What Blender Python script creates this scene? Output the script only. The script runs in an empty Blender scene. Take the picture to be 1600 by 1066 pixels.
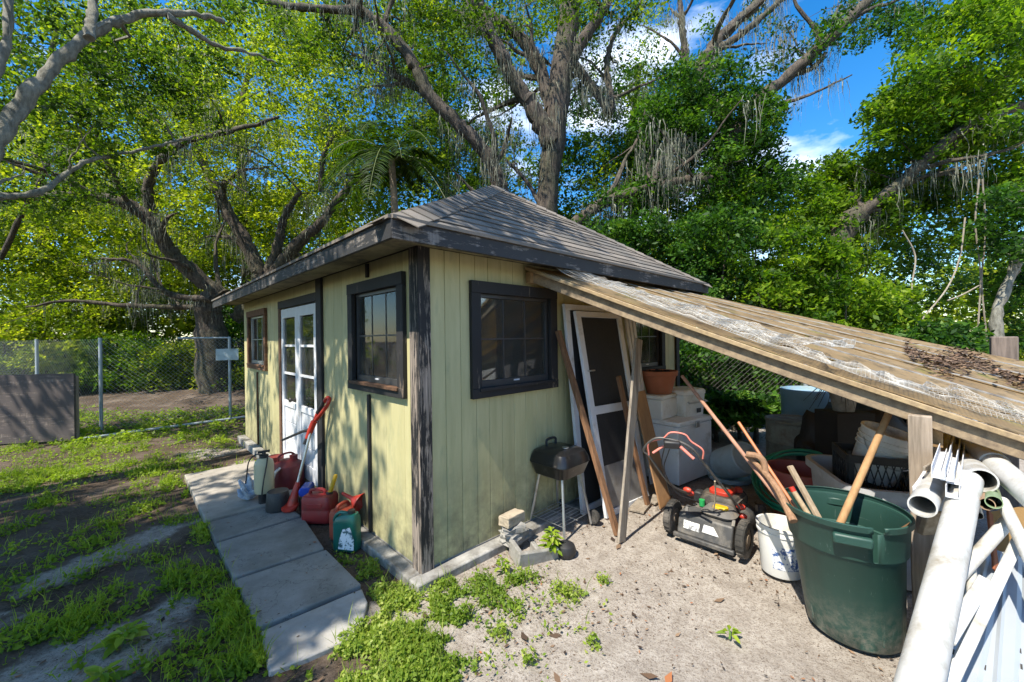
import bpy, bmesh, math, random
import numpy as np
from mathutils import Vector, Matrix, Euler

random.seed(7)
rng = np.random.default_rng(7)
sc = bpy.context.scene
col = sc.collection
R = math.radians

# ------------------------------------------------------------------ camera
FPX, TH, ROLL, HY, CH = 628.0, R(46.0), R(0.79), 528.0, 1.6
cam_d = bpy.data.cameras.new('camera')
cam = bpy.data.objects.new('camera', cam_d); col.objects.link(cam)
cam_d.sensor_width = 36.0
cam_d.lens = FPX / 1600.0 * 36.0
cam_d.shift_y = -(533.0 - HY) / 1600.0
cam_d.clip_start = 0.05; cam_d.clip_end = 2000
cr, sr = math.cos(ROLL), math.sin(ROLL)
m = Matrix(((cr, sr, 0, 0), (0, 0, -1, 0), (-sr, cr, 0, CH), (0, 0, 0, 1)))
cam.matrix_world = m
sc.camera = cam

# ------------------------------------------------------------------ sky and sun
dR = Vector((math.sin(TH), math.cos(TH), 0)); dL = Vector((-math.cos(TH), math.sin(TH), 0))
SUN_C = 1.5                                   # drop per metre of run
sun_travel = (dR + dL * 0.07 + Vector((0, 0, -SUN_C))).normalized()
to_sun = -sun_travel
elev = math.asin(to_sun.z); azim = math.atan2(to_sun.x, to_sun.y)
w = bpy.data.worlds.new('World'); sc.world = w; w.use_nodes = True
nt = w.node_tree; nt.nodes.clear()
wo = nt.nodes.new('ShaderNodeOutputWorld'); bg = nt.nodes.new('ShaderNodeBackground')
sky = nt.nodes.new('ShaderNodeTexSky'); sky.sky_type = 'NISHITA'; sky.sun_disc = False
sky.sun_elevation = elev; sky.sun_rotation = azim
sky.air_density = 1.0; sky.dust_density = 0.35; sky.ozone_density = 2.6
tcw = nt.nodes.new('ShaderNodeTexCoord'); mp = nt.nodes.new('ShaderNodeMapping')
mp.inputs['Scale'].default_value = (1.0, 1.0, 2.3); mp.inputs['Location'].default_value = (0.35, 0.1, 0.0)
nz = nt.nodes.new('ShaderNodeTexNoise'); nz.inputs['Scale'].default_value = 2.6; nz.inputs['Detail'].default_value = 7
nz.inputs['Roughness'].default_value = 0.55
rp = nt.nodes.new('ShaderNodeValToRGB'); rp.color_ramp.elements[0].position = 0.54; rp.color_ramp.elements[1].position = 0.72
mx = nt.nodes.new('ShaderNodeMixRGB'); mx.inputs[2].default_value = (8.0, 8.4, 9.0, 1)
hs = nt.nodes.new('ShaderNodeHueSaturation'); hs.inputs['Saturation'].default_value = 1.4
nt.links.new(tcw.outputs['Generated'], mp.inputs['Vector']); nt.links.new(mp.outputs[0], nz.inputs['Vector'])
nt.links.new(nz.outputs['Fac'], rp.inputs[0]); nt.links.new(rp.outputs[0], mx.inputs[0])
nt.links.new(sky.outputs[0], hs.inputs['Color']); nt.links.new(hs.outputs[0], mx.inputs[1])
nt.links.new(mx.outputs[0], bg.inputs['Color']); bg.inputs['Strength'].default_value = 0.135
nt.links.new(bg.outputs[0], wo.inputs['Surface'])
sd = bpy.data.lights.new('sun', 'SUN'); sd.energy = 4.3; sd.angle = R(0.53); sd.color = (1.0, 0.93, 0.80)
so = bpy.data.objects.new('sun', sd); col.objects.link(so)
so.rotation_euler = sun_travel.to_track_quat('-Z', 'Y').to_euler()
so.location = (-20, -20, 30)
vs = sc.view_settings
vs.view_transform = 'Standard'; vs.look = 'None'; vs.gamma = 1.0; vs.use_curve_mapping = False
vs.exposure = 1.08
cy = sc.cycles
cy.max_bounces = 7; cy.diffuse_bounces = 4; cy.glossy_bounces = 3; cy.transmission_bounces = 4
cy.transparent_max_bounces = 8; cy.caustics_reflective = False; cy.caustics_refractive = False

# ------------------------------------------------------------------ places
def ray(px, py):
    u = (px - 800) / FPX; v = (HY - py) / FPX
    return Vector((u * cr + v * sr, 1.0, -u * sr + v * cr))
def G(px, py, z=0.0):
    d = ray(px, py); return d * ((z - CH) / d.z) + Vector((0, 0, CH))
def D(px, py, Y):
    return ray(px, py) * Y + Vector((0, 0, CH))
C0 = G(661, 905)
def S(x, y, z=0.0):
    return C0 + dR * x + dL * y + Vector((0, 0, z))
def WR(px, py, off=0.0):                       # on the gable-side wall (local y = off)
    d = ray(px, py); o = Vector((0, 0, CH)) - C0
    return o + d * ((off - o.dot(dL)) / d.dot(dL)) + C0
def WL(px, py, off=0.0):                       # on the door-side wall (local x = off)
    d = ray(px, py); o = Vector((0, 0, CH)) - C0
    return o + d * ((off - o.dot(dR)) / d.dot(dR)) + C0
def loc(p):
    q = p - C0; return Vector((q.dot(dR), q.dot(dL), p.z))
RZ = math.atan2(dR.y, dR.x)

# ------------------------------------------------------------------ mesh tools
def frame_of(o):
    M = o.matrix_basis.copy()
    p = o.parent
    while p is not None:
        M = p.matrix_basis @ M; p = p.parent
    return M
def tag(o, label=None, cat=None, group=None, kind=None):
    if label: o['label'] = label
    if cat: o['category'] = cat
    if group: o['group'] = group
    if kind: o['kind'] = kind
    return o
def emp(name, at, rz=0.0, label=None, cat=None, group=None, kind=None, parent=None):
    o = bpy.data.objects.new(name, None); col.objects.link(o)
    o.empty_display_size = 0.1
    o.location = at; o.rotation_euler = (0, 0, rz)
    if parent: o.parent = parent
    return tag(o, label, cat, group, kind)
def link(name, me, mat, parent=None):
    o = bpy.data.objects.new(name, me); col.objects.link(o)
    if mat is not None and not me.materials: me.materials.append(mat)
    if parent is not None: o.parent = parent
    return o
def rring(w_, d_, r, z, n=4, cx=0.0, cy_=0.0):
    pts = []
    r = min(r, w_ / 2 - 1e-4, d_ / 2 - 1e-4)
    for qx, qy, a0 in ((1, 1, 0), (-1, 1, 90), (-1, -1, 180), (1, -1, 270)):
        for k in range(n + 1):
            a = R(a0 + 90.0 * k / n)
            pts.append(Vector((cx + qx * (w_ / 2 - r) + r * math.cos(a), cy_ + qy * (d_ / 2 - r) + r * math.sin(a), z)))
    return pts
class MB:
    def __init__(s): s.v = []; s.f = []
    def add(s, vs_, fs, M=None):
        b = len(s.v)
        s.v += [tuple(M @ Vector(p)) if M is not None else tuple(p) for p in vs_]
        s.f += [tuple(i + b for i in f) for f in fs]
        return s
    def box(s, c, d, M=None):
        x, y, z = d[0] / 2, d[1] / 2, d[2] / 2
        vs_ = [(-x, -y, -z), (x, -y, -z), (x, y, -z), (-x, y, -z), (-x, -y, z), (x, -y, z), (x, y, z), (-x, y, z)]
        fs = [(0, 3, 2, 1), (4, 5, 6, 7), (0, 1, 5, 4), (1, 2, 6, 5), (2, 3, 7, 6), (3, 0, 4, 7)]
        T = Matrix.Translation(Vector(c))
        return s.add(vs_, fs, T @ M.to_4x4() if M is not None else T)
    def bx(s, x0, x1, y0, y1, z0, z1):
        return s.box(((x0 + x1) / 2, (y0 + y1) / 2, (z0 + z1) / 2), (x1 - x0, y1 - y0, z1 - z0))
    def bar(s, a, b, w_, h, up=(0, 0, 1), segs=1, wob=0.0):
        a = Vector(a); b = Vector(b); t = (b - a).normalized(); up = Vector(up)
        sx = t.cross(up)
        if sx.length < 1e-3: sx = t.cross(Vector((1, 0, 0)))
        sx.normalize(); sy = sx.cross(t)
        rings = []
        for k in range(segs + 1):
            c = a.lerp(b, k / segs)
            if wob: c = c + sx * random.uniform(-wob, wob) + sy * random.uniform(-wob, wob)
            rings.append([c + sx * (w_ / 2 * i) + sy * (h / 2 * j) for i, j in ((-1, -1), (1, -1), (1, 1), (-1, 1))])
        return s.loft(rings)
    def loft(s, rings, cap=True, closed=True):
        n = len(rings[0]); vs_ = [p for r_ in rings for p in r_]; fs = []
        for k in range(len(rings) - 1):
            for i in range(n if closed else n - 1):
                j = (i + 1) % n
                fs.append((k * n + i, k * n + j, (k + 1) * n + j, (k + 1) * n + i))
        if cap and closed:
            fs.append(tuple(reversed(range(n)))); fs.append(tuple(range((len(rings) - 1) * n, len(rings) * n)))
        return s.add(vs_, fs)
    def tube(s, pts, r, n=8, cap=True):
        pts = [Vector(p) for p in pts]
        rs = list(r) if hasattr(r, '__len__') else [r] * len(pts)
        t0 = (pts[1] - pts[0]).normalized()
        u = t0.orthogonal().normalized(); rings = []
        for i, p in enumerate(pts):
            if i == 0: t = t0
            elif i == len(pts) - 1: t = (pts[i] - pts[i - 1]).normalized()
            else: t = ((pts[i + 1] - pts[i]).normalized() + (pts[i] - pts[i - 1]).normalized())
            if t.length < 1e-6: t = t0
            t = t.normalized()
            u = (u - t * u.dot(t))
            u = u.normalized() if u.length > 1e-5 else t.orthogonal().normalized()
            v = t.cross(u)
            rings.append([p + (u * math.cos(2 * math.pi * k / n) + v * math.sin(2 * math.pi * k / n)) * rs[i] for k in range(n)])
        return s.loft(rings, cap)
    def pipe(s, a, b, ro, ri, n=24):               # open hollow pipe
        a = Vector(a); b = Vector(b); t = (b - a).normalized(); u = t.orthogonal().normalized(); v = t.cross(u)
        def rg(c, r_): return [c + (u * math.cos(2 * math.pi * k / n) + v * math.sin(2 * math.pi * k / n)) * r_ for k in range(n)]
        return s.loft([rg(a, ri), rg(a, ro), rg(b, ro), rg(b, ri), rg(a, ri)], cap=False)
    def lathe(s, prof, n=28, M=None):
        vs_ = []; fs = []; idx = []
        for r_, z in prof:
            if r_ < 1e-6: idx.append([len(vs_)] * n); vs_.append((0, 0, z))
            else:
                idx.append(list(range(len(vs_), len(vs_) + n)))
                vs_ += [(r_ * math.cos(2 * math.pi * k / n), r_ * math.sin(2 * math.pi * k / n), z) for k in range(n)]
        for a, b in zip(idx, idx[1:]):
            for k in range(n):
                j = (k + 1) % n; q = []
                for i in (a[k], a[j], b[j], b[k]):
                    if i not in q: q.append(i)
                if len(q) > 2: fs.append(tuple(q))
        return s.add(vs_, fs, M)
    def build(s, name, mat, parent=None, world=False, origin=None, smooth=38, bevel=0.0, kind=None):
        me = bpy.data.meshes.new(name)
        vs_ = s.v
        if parent is not None and world:
            Mi = frame_of(parent).inverted(); vs_ = [tuple(Mi @ Vector(p)) for p in vs_]
        o_at = None
        if parent is None:
            if origin is None:
                a = np.array(vs_); origin = ((a[:, 0].min() + a[:, 0].max()) / 2, (a[:, 1].min() + a[:, 1].max()) / 2, a[:, 2].min())
            o_at = Vector(origin); vs_ = [tuple(Vector(p) - o_at) for p in vs_]
        me.from_pydata(vs_, [], s.f); me.update()
        bm = bmesh.new(); bm.from_mesh(me); bmesh.ops.recalc_face_normals(bm, faces=bm.faces); bm.to_mesh(me); bm.free()
        if smooth:
            me.polygons.foreach_set('use_smooth', [True] * len(me.polygons)); me.set_sharp_from_angle(angle=R(smooth))
        o = link(name, me, mat, parent)
        if o_at is not None: o.location = o_at
        if bevel:
            md = o.modifiers.new('bevel', 'BEVEL'); md.width = bevel; md.segments = 2; md.limit_method = 'ANGLE'; md.angle_limit = R(40)
        if kind: o['kind'] = kind
        return o
def Mx(at=(0, 0, 0), rx=0.0, ry=0.0, rz=0.0):
    return Matrix.Translation(Vector(at)) @ Euler((rx, ry, rz)).to_matrix().to_4x4()
def Mz(a, b):                                    # frame whose z runs from a to b
    a = Vector(a); b = Vector(b)
    return Matrix.Translation(a) @ (b - a).to_track_quat('Z', 'Y').to_matrix().to_4x4()
def fast_mesh(name, V, nper, rnd=None, extra=None):
    """V: (N*nper, 3) array of separate polygons with nper corners each"""
    me = bpy.data.meshes.new(name); nv = len(V); npoly = nv // nper
    me.vertices.add(nv); me.vertices.foreach_set('co', np.ascontiguousarray(V, dtype=np.float32).ravel())
    me.loops.add(nv); me.loops.foreach_set('vertex_index', np.arange(nv, dtype=np.int32))
    me.polygons.add(npoly); me.polygons.foreach_set('loop_start', np.arange(0, nv, nper, dtype=np.int32))
    if rnd is not None:
        at = me.attributes.new('rnd', 'FLOAT', 'POINT'); at.data.foreach_set('value', np.repeat(rnd, nper).astype(np.float32))
    me.update(); me.validate()
    return me

# ------------------------------------------------------------------ materials
class NT:
    def __init__(s, name):
        s.m = bpy.data.materials.new(name); s.m.use_nodes = True; s.t = s.m.node_tree
        s.b = s.t.nodes['Principled BSDF']; s.out = s.t.nodes['Material Output']
    def n(s, kind, **kw):
        x = s.t.nodes.new(kind)
        for k, v in kw.items(): setattr(x, k, v)
        return x
    def l(s, a, b): s.t.links.new(a, b)
    def coord(s, scale=(1, 1, 1), world=False):
        if world: c = s.n('ShaderNodeNewGeometry').outputs['Position']
        else:
            tc = s.n('ShaderNodeTexCoord'); oi = s.n('ShaderNodeObjectInfo')
            ad = s.n('ShaderNodeVectorMath', operation='ADD'); mu = s.n('ShaderNodeMath', operation='MULTIPLY'); mu.inputs[1].default_value = 37.0
            s.l(oi.outputs['Random'], mu.inputs[0]); s.l(tc.outputs['Object'], ad.inputs[0]); s.l(mu.outputs[0], ad.inputs[1]); c = ad.outputs[0]
        mp_ = s.n('ShaderNodeMapping'); mp_.inputs['Scale'].default_value = scale; s.l(c, mp_.inputs['Vector']); return mp_.outputs[0]
    def noise(s, vec, scale, detail=5, rough=0.6):
        x = s.n('ShaderNodeTexNoise'); x.inputs['Scale'].default_value = scale; x.inputs['Detail'].default_value = detail
        x.inputs['Roughness'].default_value = rough; s.l(vec, x.inputs['Vector']); return x.outputs['Fac']
    def ramp(s, fac, a, b, c0=(0, 0, 0, 1), c1=(1, 1, 1, 1)):
        x = s.n('ShaderNodeValToRGB'); e = x.color_ramp.elements; e[0].position = a; e[1].position = b
        e[0].color = c0; e[1].color = c1; s.l(fac, x.inputs[0]); return x.outputs[0]
    def mix(s, fac, a, b, mode='MIX'):
        x = s.n('ShaderNodeMixRGB', blend_type=mode)
        for i, q in ((0, fac), (1, a), (2, b)):
            if isinstance(q, (int, float)): x.inputs[i].default_value = q if i == 0 else (q, q, q, 1)
            elif isinstance(q, tuple): x.inputs[i].default_value = q if len(q) == 4 else (*q, 1)
            else: s.l(q, x.inputs[i])
        return x.outputs[0]
    def bump(s, h, strength=0.3, dist=0.01):
        x = s.n('ShaderNodeBump'); x.inputs['Strength'].default_value = strength; x.inputs['Distance'].default_value = dist
        s.l(h, x.inputs['Height']); s.l(x.outputs[0], s.b.inputs['Normal'])
    def set(s, colr=None, rough=None, metal=None):
        for key, q in (('Base Color', colr), ('Roughness', rough), ('Metallic', metal)):
            if q is None: continue
            if isinstance(q, (int, float)): s.b.inputs[key].default_value = q
            elif isinstance(q, tuple): s.b.inputs[key].default_value = (*q[:3], 1)
            else: s.l(q, s.b.inputs[key])
        return s
MATS = {}
def M_(name, base, rough=0.7, var=0.25, scale=9.0, dirt=None, dirt_amt=0.45, dscale=5.0, bump=0.15, stretch=(1, 1, 1), metal=0.0, rvar=0.0):
    """painted, plastic, wooden, stone things: base colour, mottling, dirt patches, fine relief"""
    if name in MATS: return MATS[name]
    k = NT(name); c = k.coord(stretch)
    f = k.noise(c, scale, 6, 0.65)
    dark = tuple(x * (1 - var) for x in base); light = tuple(min(1, x * (1 + var * 0.6)) for x in base)
    colr = k.mix(k.ramp(f, 0.3, 0.7), dark, light)
    if rvar:
        oi = k.n('ShaderNodeObjectInfo'); mr = k.n('ShaderNodeMapRange'); k.l(oi.outputs['Random'], mr.inputs[0])
        mr.inputs[3].default_value = 1 - rvar; mr.inputs[4].default_value = 1 + rvar
        colr = k.mix(1.0, colr, mr.outputs[0], 'MULTIPLY')
    if dirt is not None:
        g = k.noise(k.coord((1, 1, 1)), dscale, 8, 0.7)
        colr = k.mix(k.ramp(g, 0.62 - dirt_amt * 0.25, 0.80 - dirt_amt * 0.2), colr, dirt)
    k.set(colr, rough, metal)
    if bump: k.bump(k.noise(c, scale * 5, 6, 0.7), bump, 0.004)
    MATS[name] = k.m; return k.m
def wood(name, base, dark, grain=(14, 14, 1.2), rough=0.85, bump=0.5, rvar=0.15, axis='z'):
    if name in MATS: return MATS[name]
    g = {'z': (grain[0], grain[1], grain[2]), 'x': (grain[2], grain[0], grain[1]), 'y': (grain[0], grain[2], grain[1])}[axis]
    k = NT(name); c = k.coord(g); f = k.noise(c, 2.2, 8, 0.7); c2 = k.coord((1, 1, 1)); f2 = k.noise(c2, 3.5, 4)
    colr = k.mix(k.ramp(f, 0.35, 0.66), dark, base); colr = k.mix(k.ramp(f2, 0.45, 0.8), colr, k.mix(1.0, colr, tuple(x * 0.72 + 0.12 for x in (1, .95, .88)), 'MULTIPLY'))
    if rvar:
        oi = k.n('ShaderNodeObjectInfo'); mr = k.n('ShaderNodeMapRange'); k.l(oi.outputs['Random'], mr.inputs[0])
        mr.inputs[3].default_value = 1 - rvar; mr.inputs[4].default_value = 1 + rvar
        colr = k.mix(1.0, colr, mr.outputs[0], 'MULTIPLY')
    k.set(colr, rough); k.bump(f, bump, 0.004); MATS[name] = k.m; return k.m
def peel(name, paint, bare, amt=0.5, grain=(22, 22, 3.0), bare2=(0.10, 0.085, 0.07)):
    """old paint flaking off weathered boards"""
    if name in MATS: return MATS[name]
    k = NT(name); c = k.coord(grain); f = k.noise(c, 1.6, 8, 0.75); f3 = k.noise(k.coord((1, 1, 1)), 2.3, 3)
    t = k.n('ShaderNodeMath', operation='ADD'); k.l(f, t.inputs[0]); mm = k.n('ShaderNodeMath', operation='MULTIPLY'); k.l(f3, mm.inputs[0]); mm.inputs[1].default_value = 0.55; k.l(mm.outputs[0], t.inputs[1])
    mask = k.ramp(t.outputs[0], 1.02 - amt * 0.42, 1.06 - amt * 0.42)
    wd = k.mix(k.ramp(k.noise(k.coord((30, 30, 1.5)), 2, 6), 0.35, 0.65), bare2, bare)
    pt = k.mix(k.ramp(f3, 0.3, 0.75), tuple(x * 0.75 for x in paint), tuple(x * 1.25 for x in paint))
    k.set(k.mix(mask, pt, wd), 0.72); k.bump(k.mix(mask, k.mix(1.0, 0.8, 1.0), wd), 0.5, 0.006)
    MATS[name] = k.m; return k.m
def leafmat(name, stops, trans=0.45, gloss=0.5):
    k = NT(name); a = k.n('ShaderNodeAttribute', attribute_name='rnd')
    x = k.n('ShaderNodeValToRGB'); cr_ = x.color_ramp
    while len(cr_.elements) < len(stops): cr_.elements.new(0.5)
    for e, (p, c) in zip(cr_.elements, stops): e.position = p; e.color = (*c, 1)
    k.l(a.outputs['Fac'], x.inputs[0])
    k.set(x.outputs[0], gloss); k.b.inputs['Specular IOR Level'].default_value = 0.22
    tr = k.n('ShaderNodeBsdfTranslucent'); ms = k.n('ShaderNodeMixShader'); ms.inputs[0].default_value = trans
    k.l(k.mix(1.0, x.outputs[0], (1.9, 2.0, 0.75), 'MULTIPLY'), tr.inputs['Color'])
    k.l(k.b.outputs[0], ms.inputs[1]); k.l(tr.outputs[0], ms.inputs[2]); k.l(ms.outputs[0], k.out.inputs['Surface'])
    MATS[name] = k.m; return k.m
def glassmat(name, tint=(0.8, 0.85, 0.85), refl=1.5, dust=0.04):
    k = NT(name); g = k.n('ShaderNodeBsdfGlossy'); g.inputs['Roughness'].default_value = 0.03; t = k.n('ShaderNodeBsdfTransparent')
    t.inputs['Color'].default_value = (*tint, 1)
    fr = k.n('ShaderNodeFresnel'); fr.inputs['IOR'].default_value = refl
    ms = k.n('ShaderNodeMixShader'); k.l(fr.outputs[0], ms.inputs[0]); k.l(t.outputs[0], ms.inputs[1]); k.l(g.outputs[0], ms.inputs[2])
    d = k.n('ShaderNodeBsdfDiffuse'); d.inputs['Color'].default_value = (.55, .55, .5, 1); m2 = k.n('ShaderNodeMixShader')
    mu = k.n('ShaderNodeMath', operation='MULTIPLY'); mu.inputs[1].default_value = dust * 2
    k.l(k.noise(k.coord(), 4, 6), mu.inputs[0]); k.l(mu.outputs[0], m2.inputs[0]); k.l(ms.outputs[0], m2.inputs[1]); k.l(d.outputs[0], m2.inputs[2])
    k.l(m2.outputs[0], k.out.inputs['Surface']); MATS[name] = k.m; return k.m
# ------------------------------------------------------------------ ground
def vnoise(x, y, s, seed=0):
    r_ = np.random.default_rng(seed); T = r_.random((64, 64))
    X = x / s; Y = y / s; i = np.floor(X).astype(int); j = np.floor(Y).astype(int); fx = X - i; fy = Y - j
    fx = fx * fx * (3 - 2 * fx); fy = fy * fy * (3 - 2 * fy)
    g = lambda a, b: T[a % 64, b % 64]
    return (g(i, j) * (1 - fx) + g(i + 1, j) * fx) * (1 - fy) + (g(i, j + 1) * (1 - fx) + g(i + 1, j + 1) * fx) * fy
def fbm(x, y, s, seed=0, o=4):
    return sum(vnoise(x, y, s / 2 ** k, seed + k) * 0.5 ** k for k in range(o)) / sum(0.5 ** k for k in range(o))
def blobs(x, y, lst):
    a = np.zeros_like(x)
    for px, py, r_, wt in lst:
        c = G(px, py); a = np.maximum(a, wt * np.clip(1.35 - np.hypot(x - c.x, y - c.y) / r_, 0, 1))
    return a
def to_loc(x, y):
    qx = x - C0.x; qy = y - C0.y
    return qx * dR.x + qy * dR.y, qx * dL.x + qy * dL.y
def sandiness(x, y):
    lx, ly = to_loc(x, y)
    n = fbm(x, y, 0.9, 3)
    a = np.clip((lx + 0.62 + (n - .5) * .5) / 0.35, 0, 1) * np.clip((-ly + .12) / .15, 0, 1)
    left = blobs(x, y, [(270, 815, .28, .9), (225, 845, .28, .9), (170, 870, .26, .85), (110, 900, .25, .8), (60, 915, .25, .7),
                        (270, 950, .2, .75), (250, 985, .2, .7), (120, 1010, .25, .9), (60, 1050, .25, .95), (20, 960, .25, .6), (180, 1040, .2, .8),
                        (330, 705, .5, .8), (370, 700, .4, .8), (385, 725, .35, .7), (310, 1040, .18, .6), (20, 880, .3, .5)])
    left = left * np.clip(-.15 + 2.0 * fbm(x, y, .28, 9, 5), 0, 1)
    return np.clip(np.maximum(a, left), 0, 1)
fx_ = np.arange(-10.5, 7.5, 0.075); fy_ = np.arange(-1.5, 14.0, 0.075)
xs = np.concatenate([np.array([-260, -140, -80, -50, -32, -22, -16, -12.5]), fx_, np.array([8.5, 10, 13, 17, 24, 36, 60, 120, 260])])
ys = np.concatenate([np.array([-120, -60, -30, -14, -7, -4, -2.5]), fy_, np.array([15, 17, 20, 25, 32, 45, 70, 130, 300])])
XX, YY = np.meshgrid(xs, ys)
ZZ = (fbm(XX, YY, 1.6, 21) - .5) * .07 + (fbm(XX, YY, .35, 31, 3) - .5) * .045
lxx, lyy = to_loc(XX, YY)
near_shed = np.clip(1.6 - np.maximum(np.maximum(-lxx - 1.0, lxx - 4.2), np.maximum(-lyy - .3, lyy - 5.6)) / .5, 0, 1)
ZZ = ZZ * (1 - .8 * near_shed) - .012
ZZ += 0.28 * np.exp(-((XX + 9.5) ** 2 / 9 + (YY - 12.0) ** 2 / 1.6))      # the mulch bank beyond the fence
gm = bpy.data.meshes.new('ground')
ny_, nx_ = XX.shape
gv = np.stack([XX, YY, ZZ], -1).reshape(-1, 3)
ii, jj = np.meshgrid(np.arange(ny_ - 1), np.arange(nx_ - 1), indexing='ij')
q0 = (ii * nx_ + jj).ravel(); gf = np.stack([q0, q0 + 1, q0 + nx_ + 1, q0 + nx_], 1)
gm.vertices.add(len(gv)); gm.vertices.foreach_set('co', gv.astype(np.float32).ravel())
gm.loops.add(gf.size); gm.loops.foreach_set('vertex_index', gf.astype(np.int32).ravel())
gm.polygons.add(len(gf)); gm.polygons.foreach_set('loop_start', np.arange(0, gf.size, 4, dtype=np.int32))
at = gm.attributes.new('sand', 'FLOAT', 'POINT'); at.data.foreach_set('value', sandiness(XX, YY).astype(np.float32).ravel())
gm.update(); gm.validate()
gm.polygons.foreach_set('use_smooth', [True] * len(gm.polygons))
def gz(x, y):                                    # height of the ground at a place
    i = min(max(int(np.searchsorted(xs, x)) - 1, 0), nx_ - 2); j = min(max(int(np.searchsorted(ys, y)) - 1, 0), ny_ - 2)
    return float(ZZ[j, i])
k = NT('ground_soil'); c = k.coord((1, 1, 1), world=True)
a = k.n('ShaderNodeAttribute', attribute_name='sand')
f1 = k.noise(c, 9, 8, .7); f2 = k.noise(c, 55, 6, .75); f3 = k.noise(c, 2.2, 5, .6)
sand = k.mix(k.ramp(f1, .3, .7), (.25, .218, .188), (.44, .40, .355))
sand = k.mix(k.ramp(f2, .48, .66), sand, (.20, .165, .135))
sand = k.mix(k.ramp(k.noise(c, 130, 3, .6), .60, .66), sand, (.09, .065, .05))
dirt = k.mix(k.ramp(f2, .35, .65), (.035, .026, .019), (.13, .095, .07))
dirt = k.mix(k.ramp(f3, .45, .75), dirt, (.17, .135, .11))
ad = k.n('ShaderNodeMath', operation='ADD'); k.l(a.outputs['Fac'], ad.inputs[0])
mu = k.n('ShaderNodeMath', operation='MULTIPLY_ADD'); k.l(f1, mu.inputs[0]); mu.inputs[1].default_value = .9; mu.inputs[2].default_value = -.45; k.l(mu.outputs[0], ad.inputs[1])
k.set(k.mix(k.ramp(ad.outputs[0], .35, .62), dirt, sand), .95); k.b.inputs['Specular IOR Level'].default_value = .15
hh = k.mix(.5, f1, f2); k.bump(hh, .8, .03)
ground = link('ground', gm, k.m); tag(ground, 'pale sandy yard soil with bare dirt on the left', 'ground', kind='structure')

# ------------------------------------------------------------------ concrete path: five slabs
k = NT('old_concrete'); c = k.coord((1, 1, 1)); f = k.noise(c, 5, 8, .7); g = k.noise(c, 1.7, 6, .65); h = k.noise(c, 60, 4, .7)
q = k.mix(k.ramp(f, .3, .7), (.19, .182, .166), (.30, .29, .268)); q = k.mix(k.ramp(g, .5, .72), q, (.135, .128, .108)); q = k.mix(k.ramp(h, .58, .72), q, (.16, .15, .135))
s1 = k.n('ShaderNodeMath', operation='SUBTRACT'); k.l(k.noise(c, 1.9, 9, .62), s1.inputs[0]); s1.inputs[1].default_value = .52; s2 = k.n('ShaderNodeMath', operation='ABSOLUTE'); k.l(s1.outputs[0], s2.inputs[0])
q = k.mix(k.ramp(s2.outputs[0], .0006, .003), (.07, .065, .055), q); oi = k.n('ShaderNodeObjectInfo'); mr = k.n('ShaderNodeMapRange'); k.l(oi.outputs['Random'], mr.inputs[0]); mr.inputs[3].default_value = .88; mr.inputs[4].default_value = 1.08
k.set(k.mix(1.0, q, mr.outputs[0], 'MULTIPLY'), .92); k.bump(k.mix(.5, f, h), .4, .006); conc = k.m
conc_new = M_('pale_concrete', (.34, .33, .31), .9, .28, 7, (.33, .28, .22), .4, 1.5, .4)
conc_tan = M_('tan_concrete', (.33, .30, .26), .9, .25, 6, (.2, .18, .15), .4, 2.0, .35)
path = emp('path', S(-.62, 1.8, 0), RZ, 'concrete slab path along the door side of the shed', 'path', kind='structure')
def slab(pts, z, mat, th=.10):
    mb = MB(); pl = [(p[0] + .62, p[1] - 1.8) for p in pts]; n = len(pl)
    cx = sum(p[0] for p in pl) / n; cy_ = sum(p[1] for p in pl) / n
    pl = [(cx + (p[0] - cx) * .985, cy_ + (p[1] - cy_) * (1 - .009 / max(.12, abs(p[1] - cy_)))) for p in pl]
    mb.loft([[Vector((p[0], p[1], z - th)) for p in pl], [Vector((p[0], p[1], z)) for p in pl]])
    return mb.build('slab', mat, path, bevel=.008)
slab([(-.93, 2.02), (-.16, 2.02), (-.16, 3.72), (-.93, 3.72)], .052, conc_tan, .14)
slab([(-.92, 1.54), (-.29, 1.56), (-.31, 2.008), (-.925, 2.01)], .036, conc)
slab([(-.915, .865), (-.34, .83), (-.28, 1.545), (-.92, 1.528)], .032, conc)
slab([(-.91, .215), (-.33, .19), (-.335, .818), (-.912, .853)], .028, conc)
slab([(-.94, -.155), (-.78, -.19), (-.60, -.215), (-.48, -.165), (-.37, .02), (-.34, .175), (-.905, .2)], .018, conc_new)

# ------------------------------------------------------------------ the shed
PAINT = (.50, .475, .235)
k = NT('siding_paint'); c = k.coord((1, 1, 1)); c2 = k.coord((9, 9, 1.0))
oi = k.n('ShaderNodeObjectInfo'); mr = k.n('ShaderNodeMapRange'); k.l(oi.outputs['Random'], mr.inputs[0]); mr.inputs[3].default_value = .93; mr.inputs[4].default_value = 1.05
base = k.mix(k.ramp(k.noise(c2, 2.0, 6), .3, .7), (.43, .395, .20), (.54, .49, .265))
base = k.mix(1.0, base, mr.outputs[0], 'MULTIPLY')
wp = k.n('ShaderNodeNewGeometry'); sx = k.n('ShaderNodeSeparateXYZ'); k.l(wp.outputs['Position'], sx.inputs[0])
low = k.n('ShaderNodeMapRange'); k.l(sx.outputs['Z'], low.inputs[0]); low.inputs[1].default_value = .75; low.inputs[2].default_value = .02
ms_ = k.n('ShaderNodeMath', operation='MULTIPLY'); k.l(low.outputs[0], ms_.inputs[0]); k.l(k.ramp(k.noise(k.coord((1, 1, 1), world=True), 6, 8, .7), .34, .62), ms_.inputs[1])
base = k.mix(ms_.outputs[0], base, (.13, .12, .075))                      # splash dirt and mildew at the foot
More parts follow.
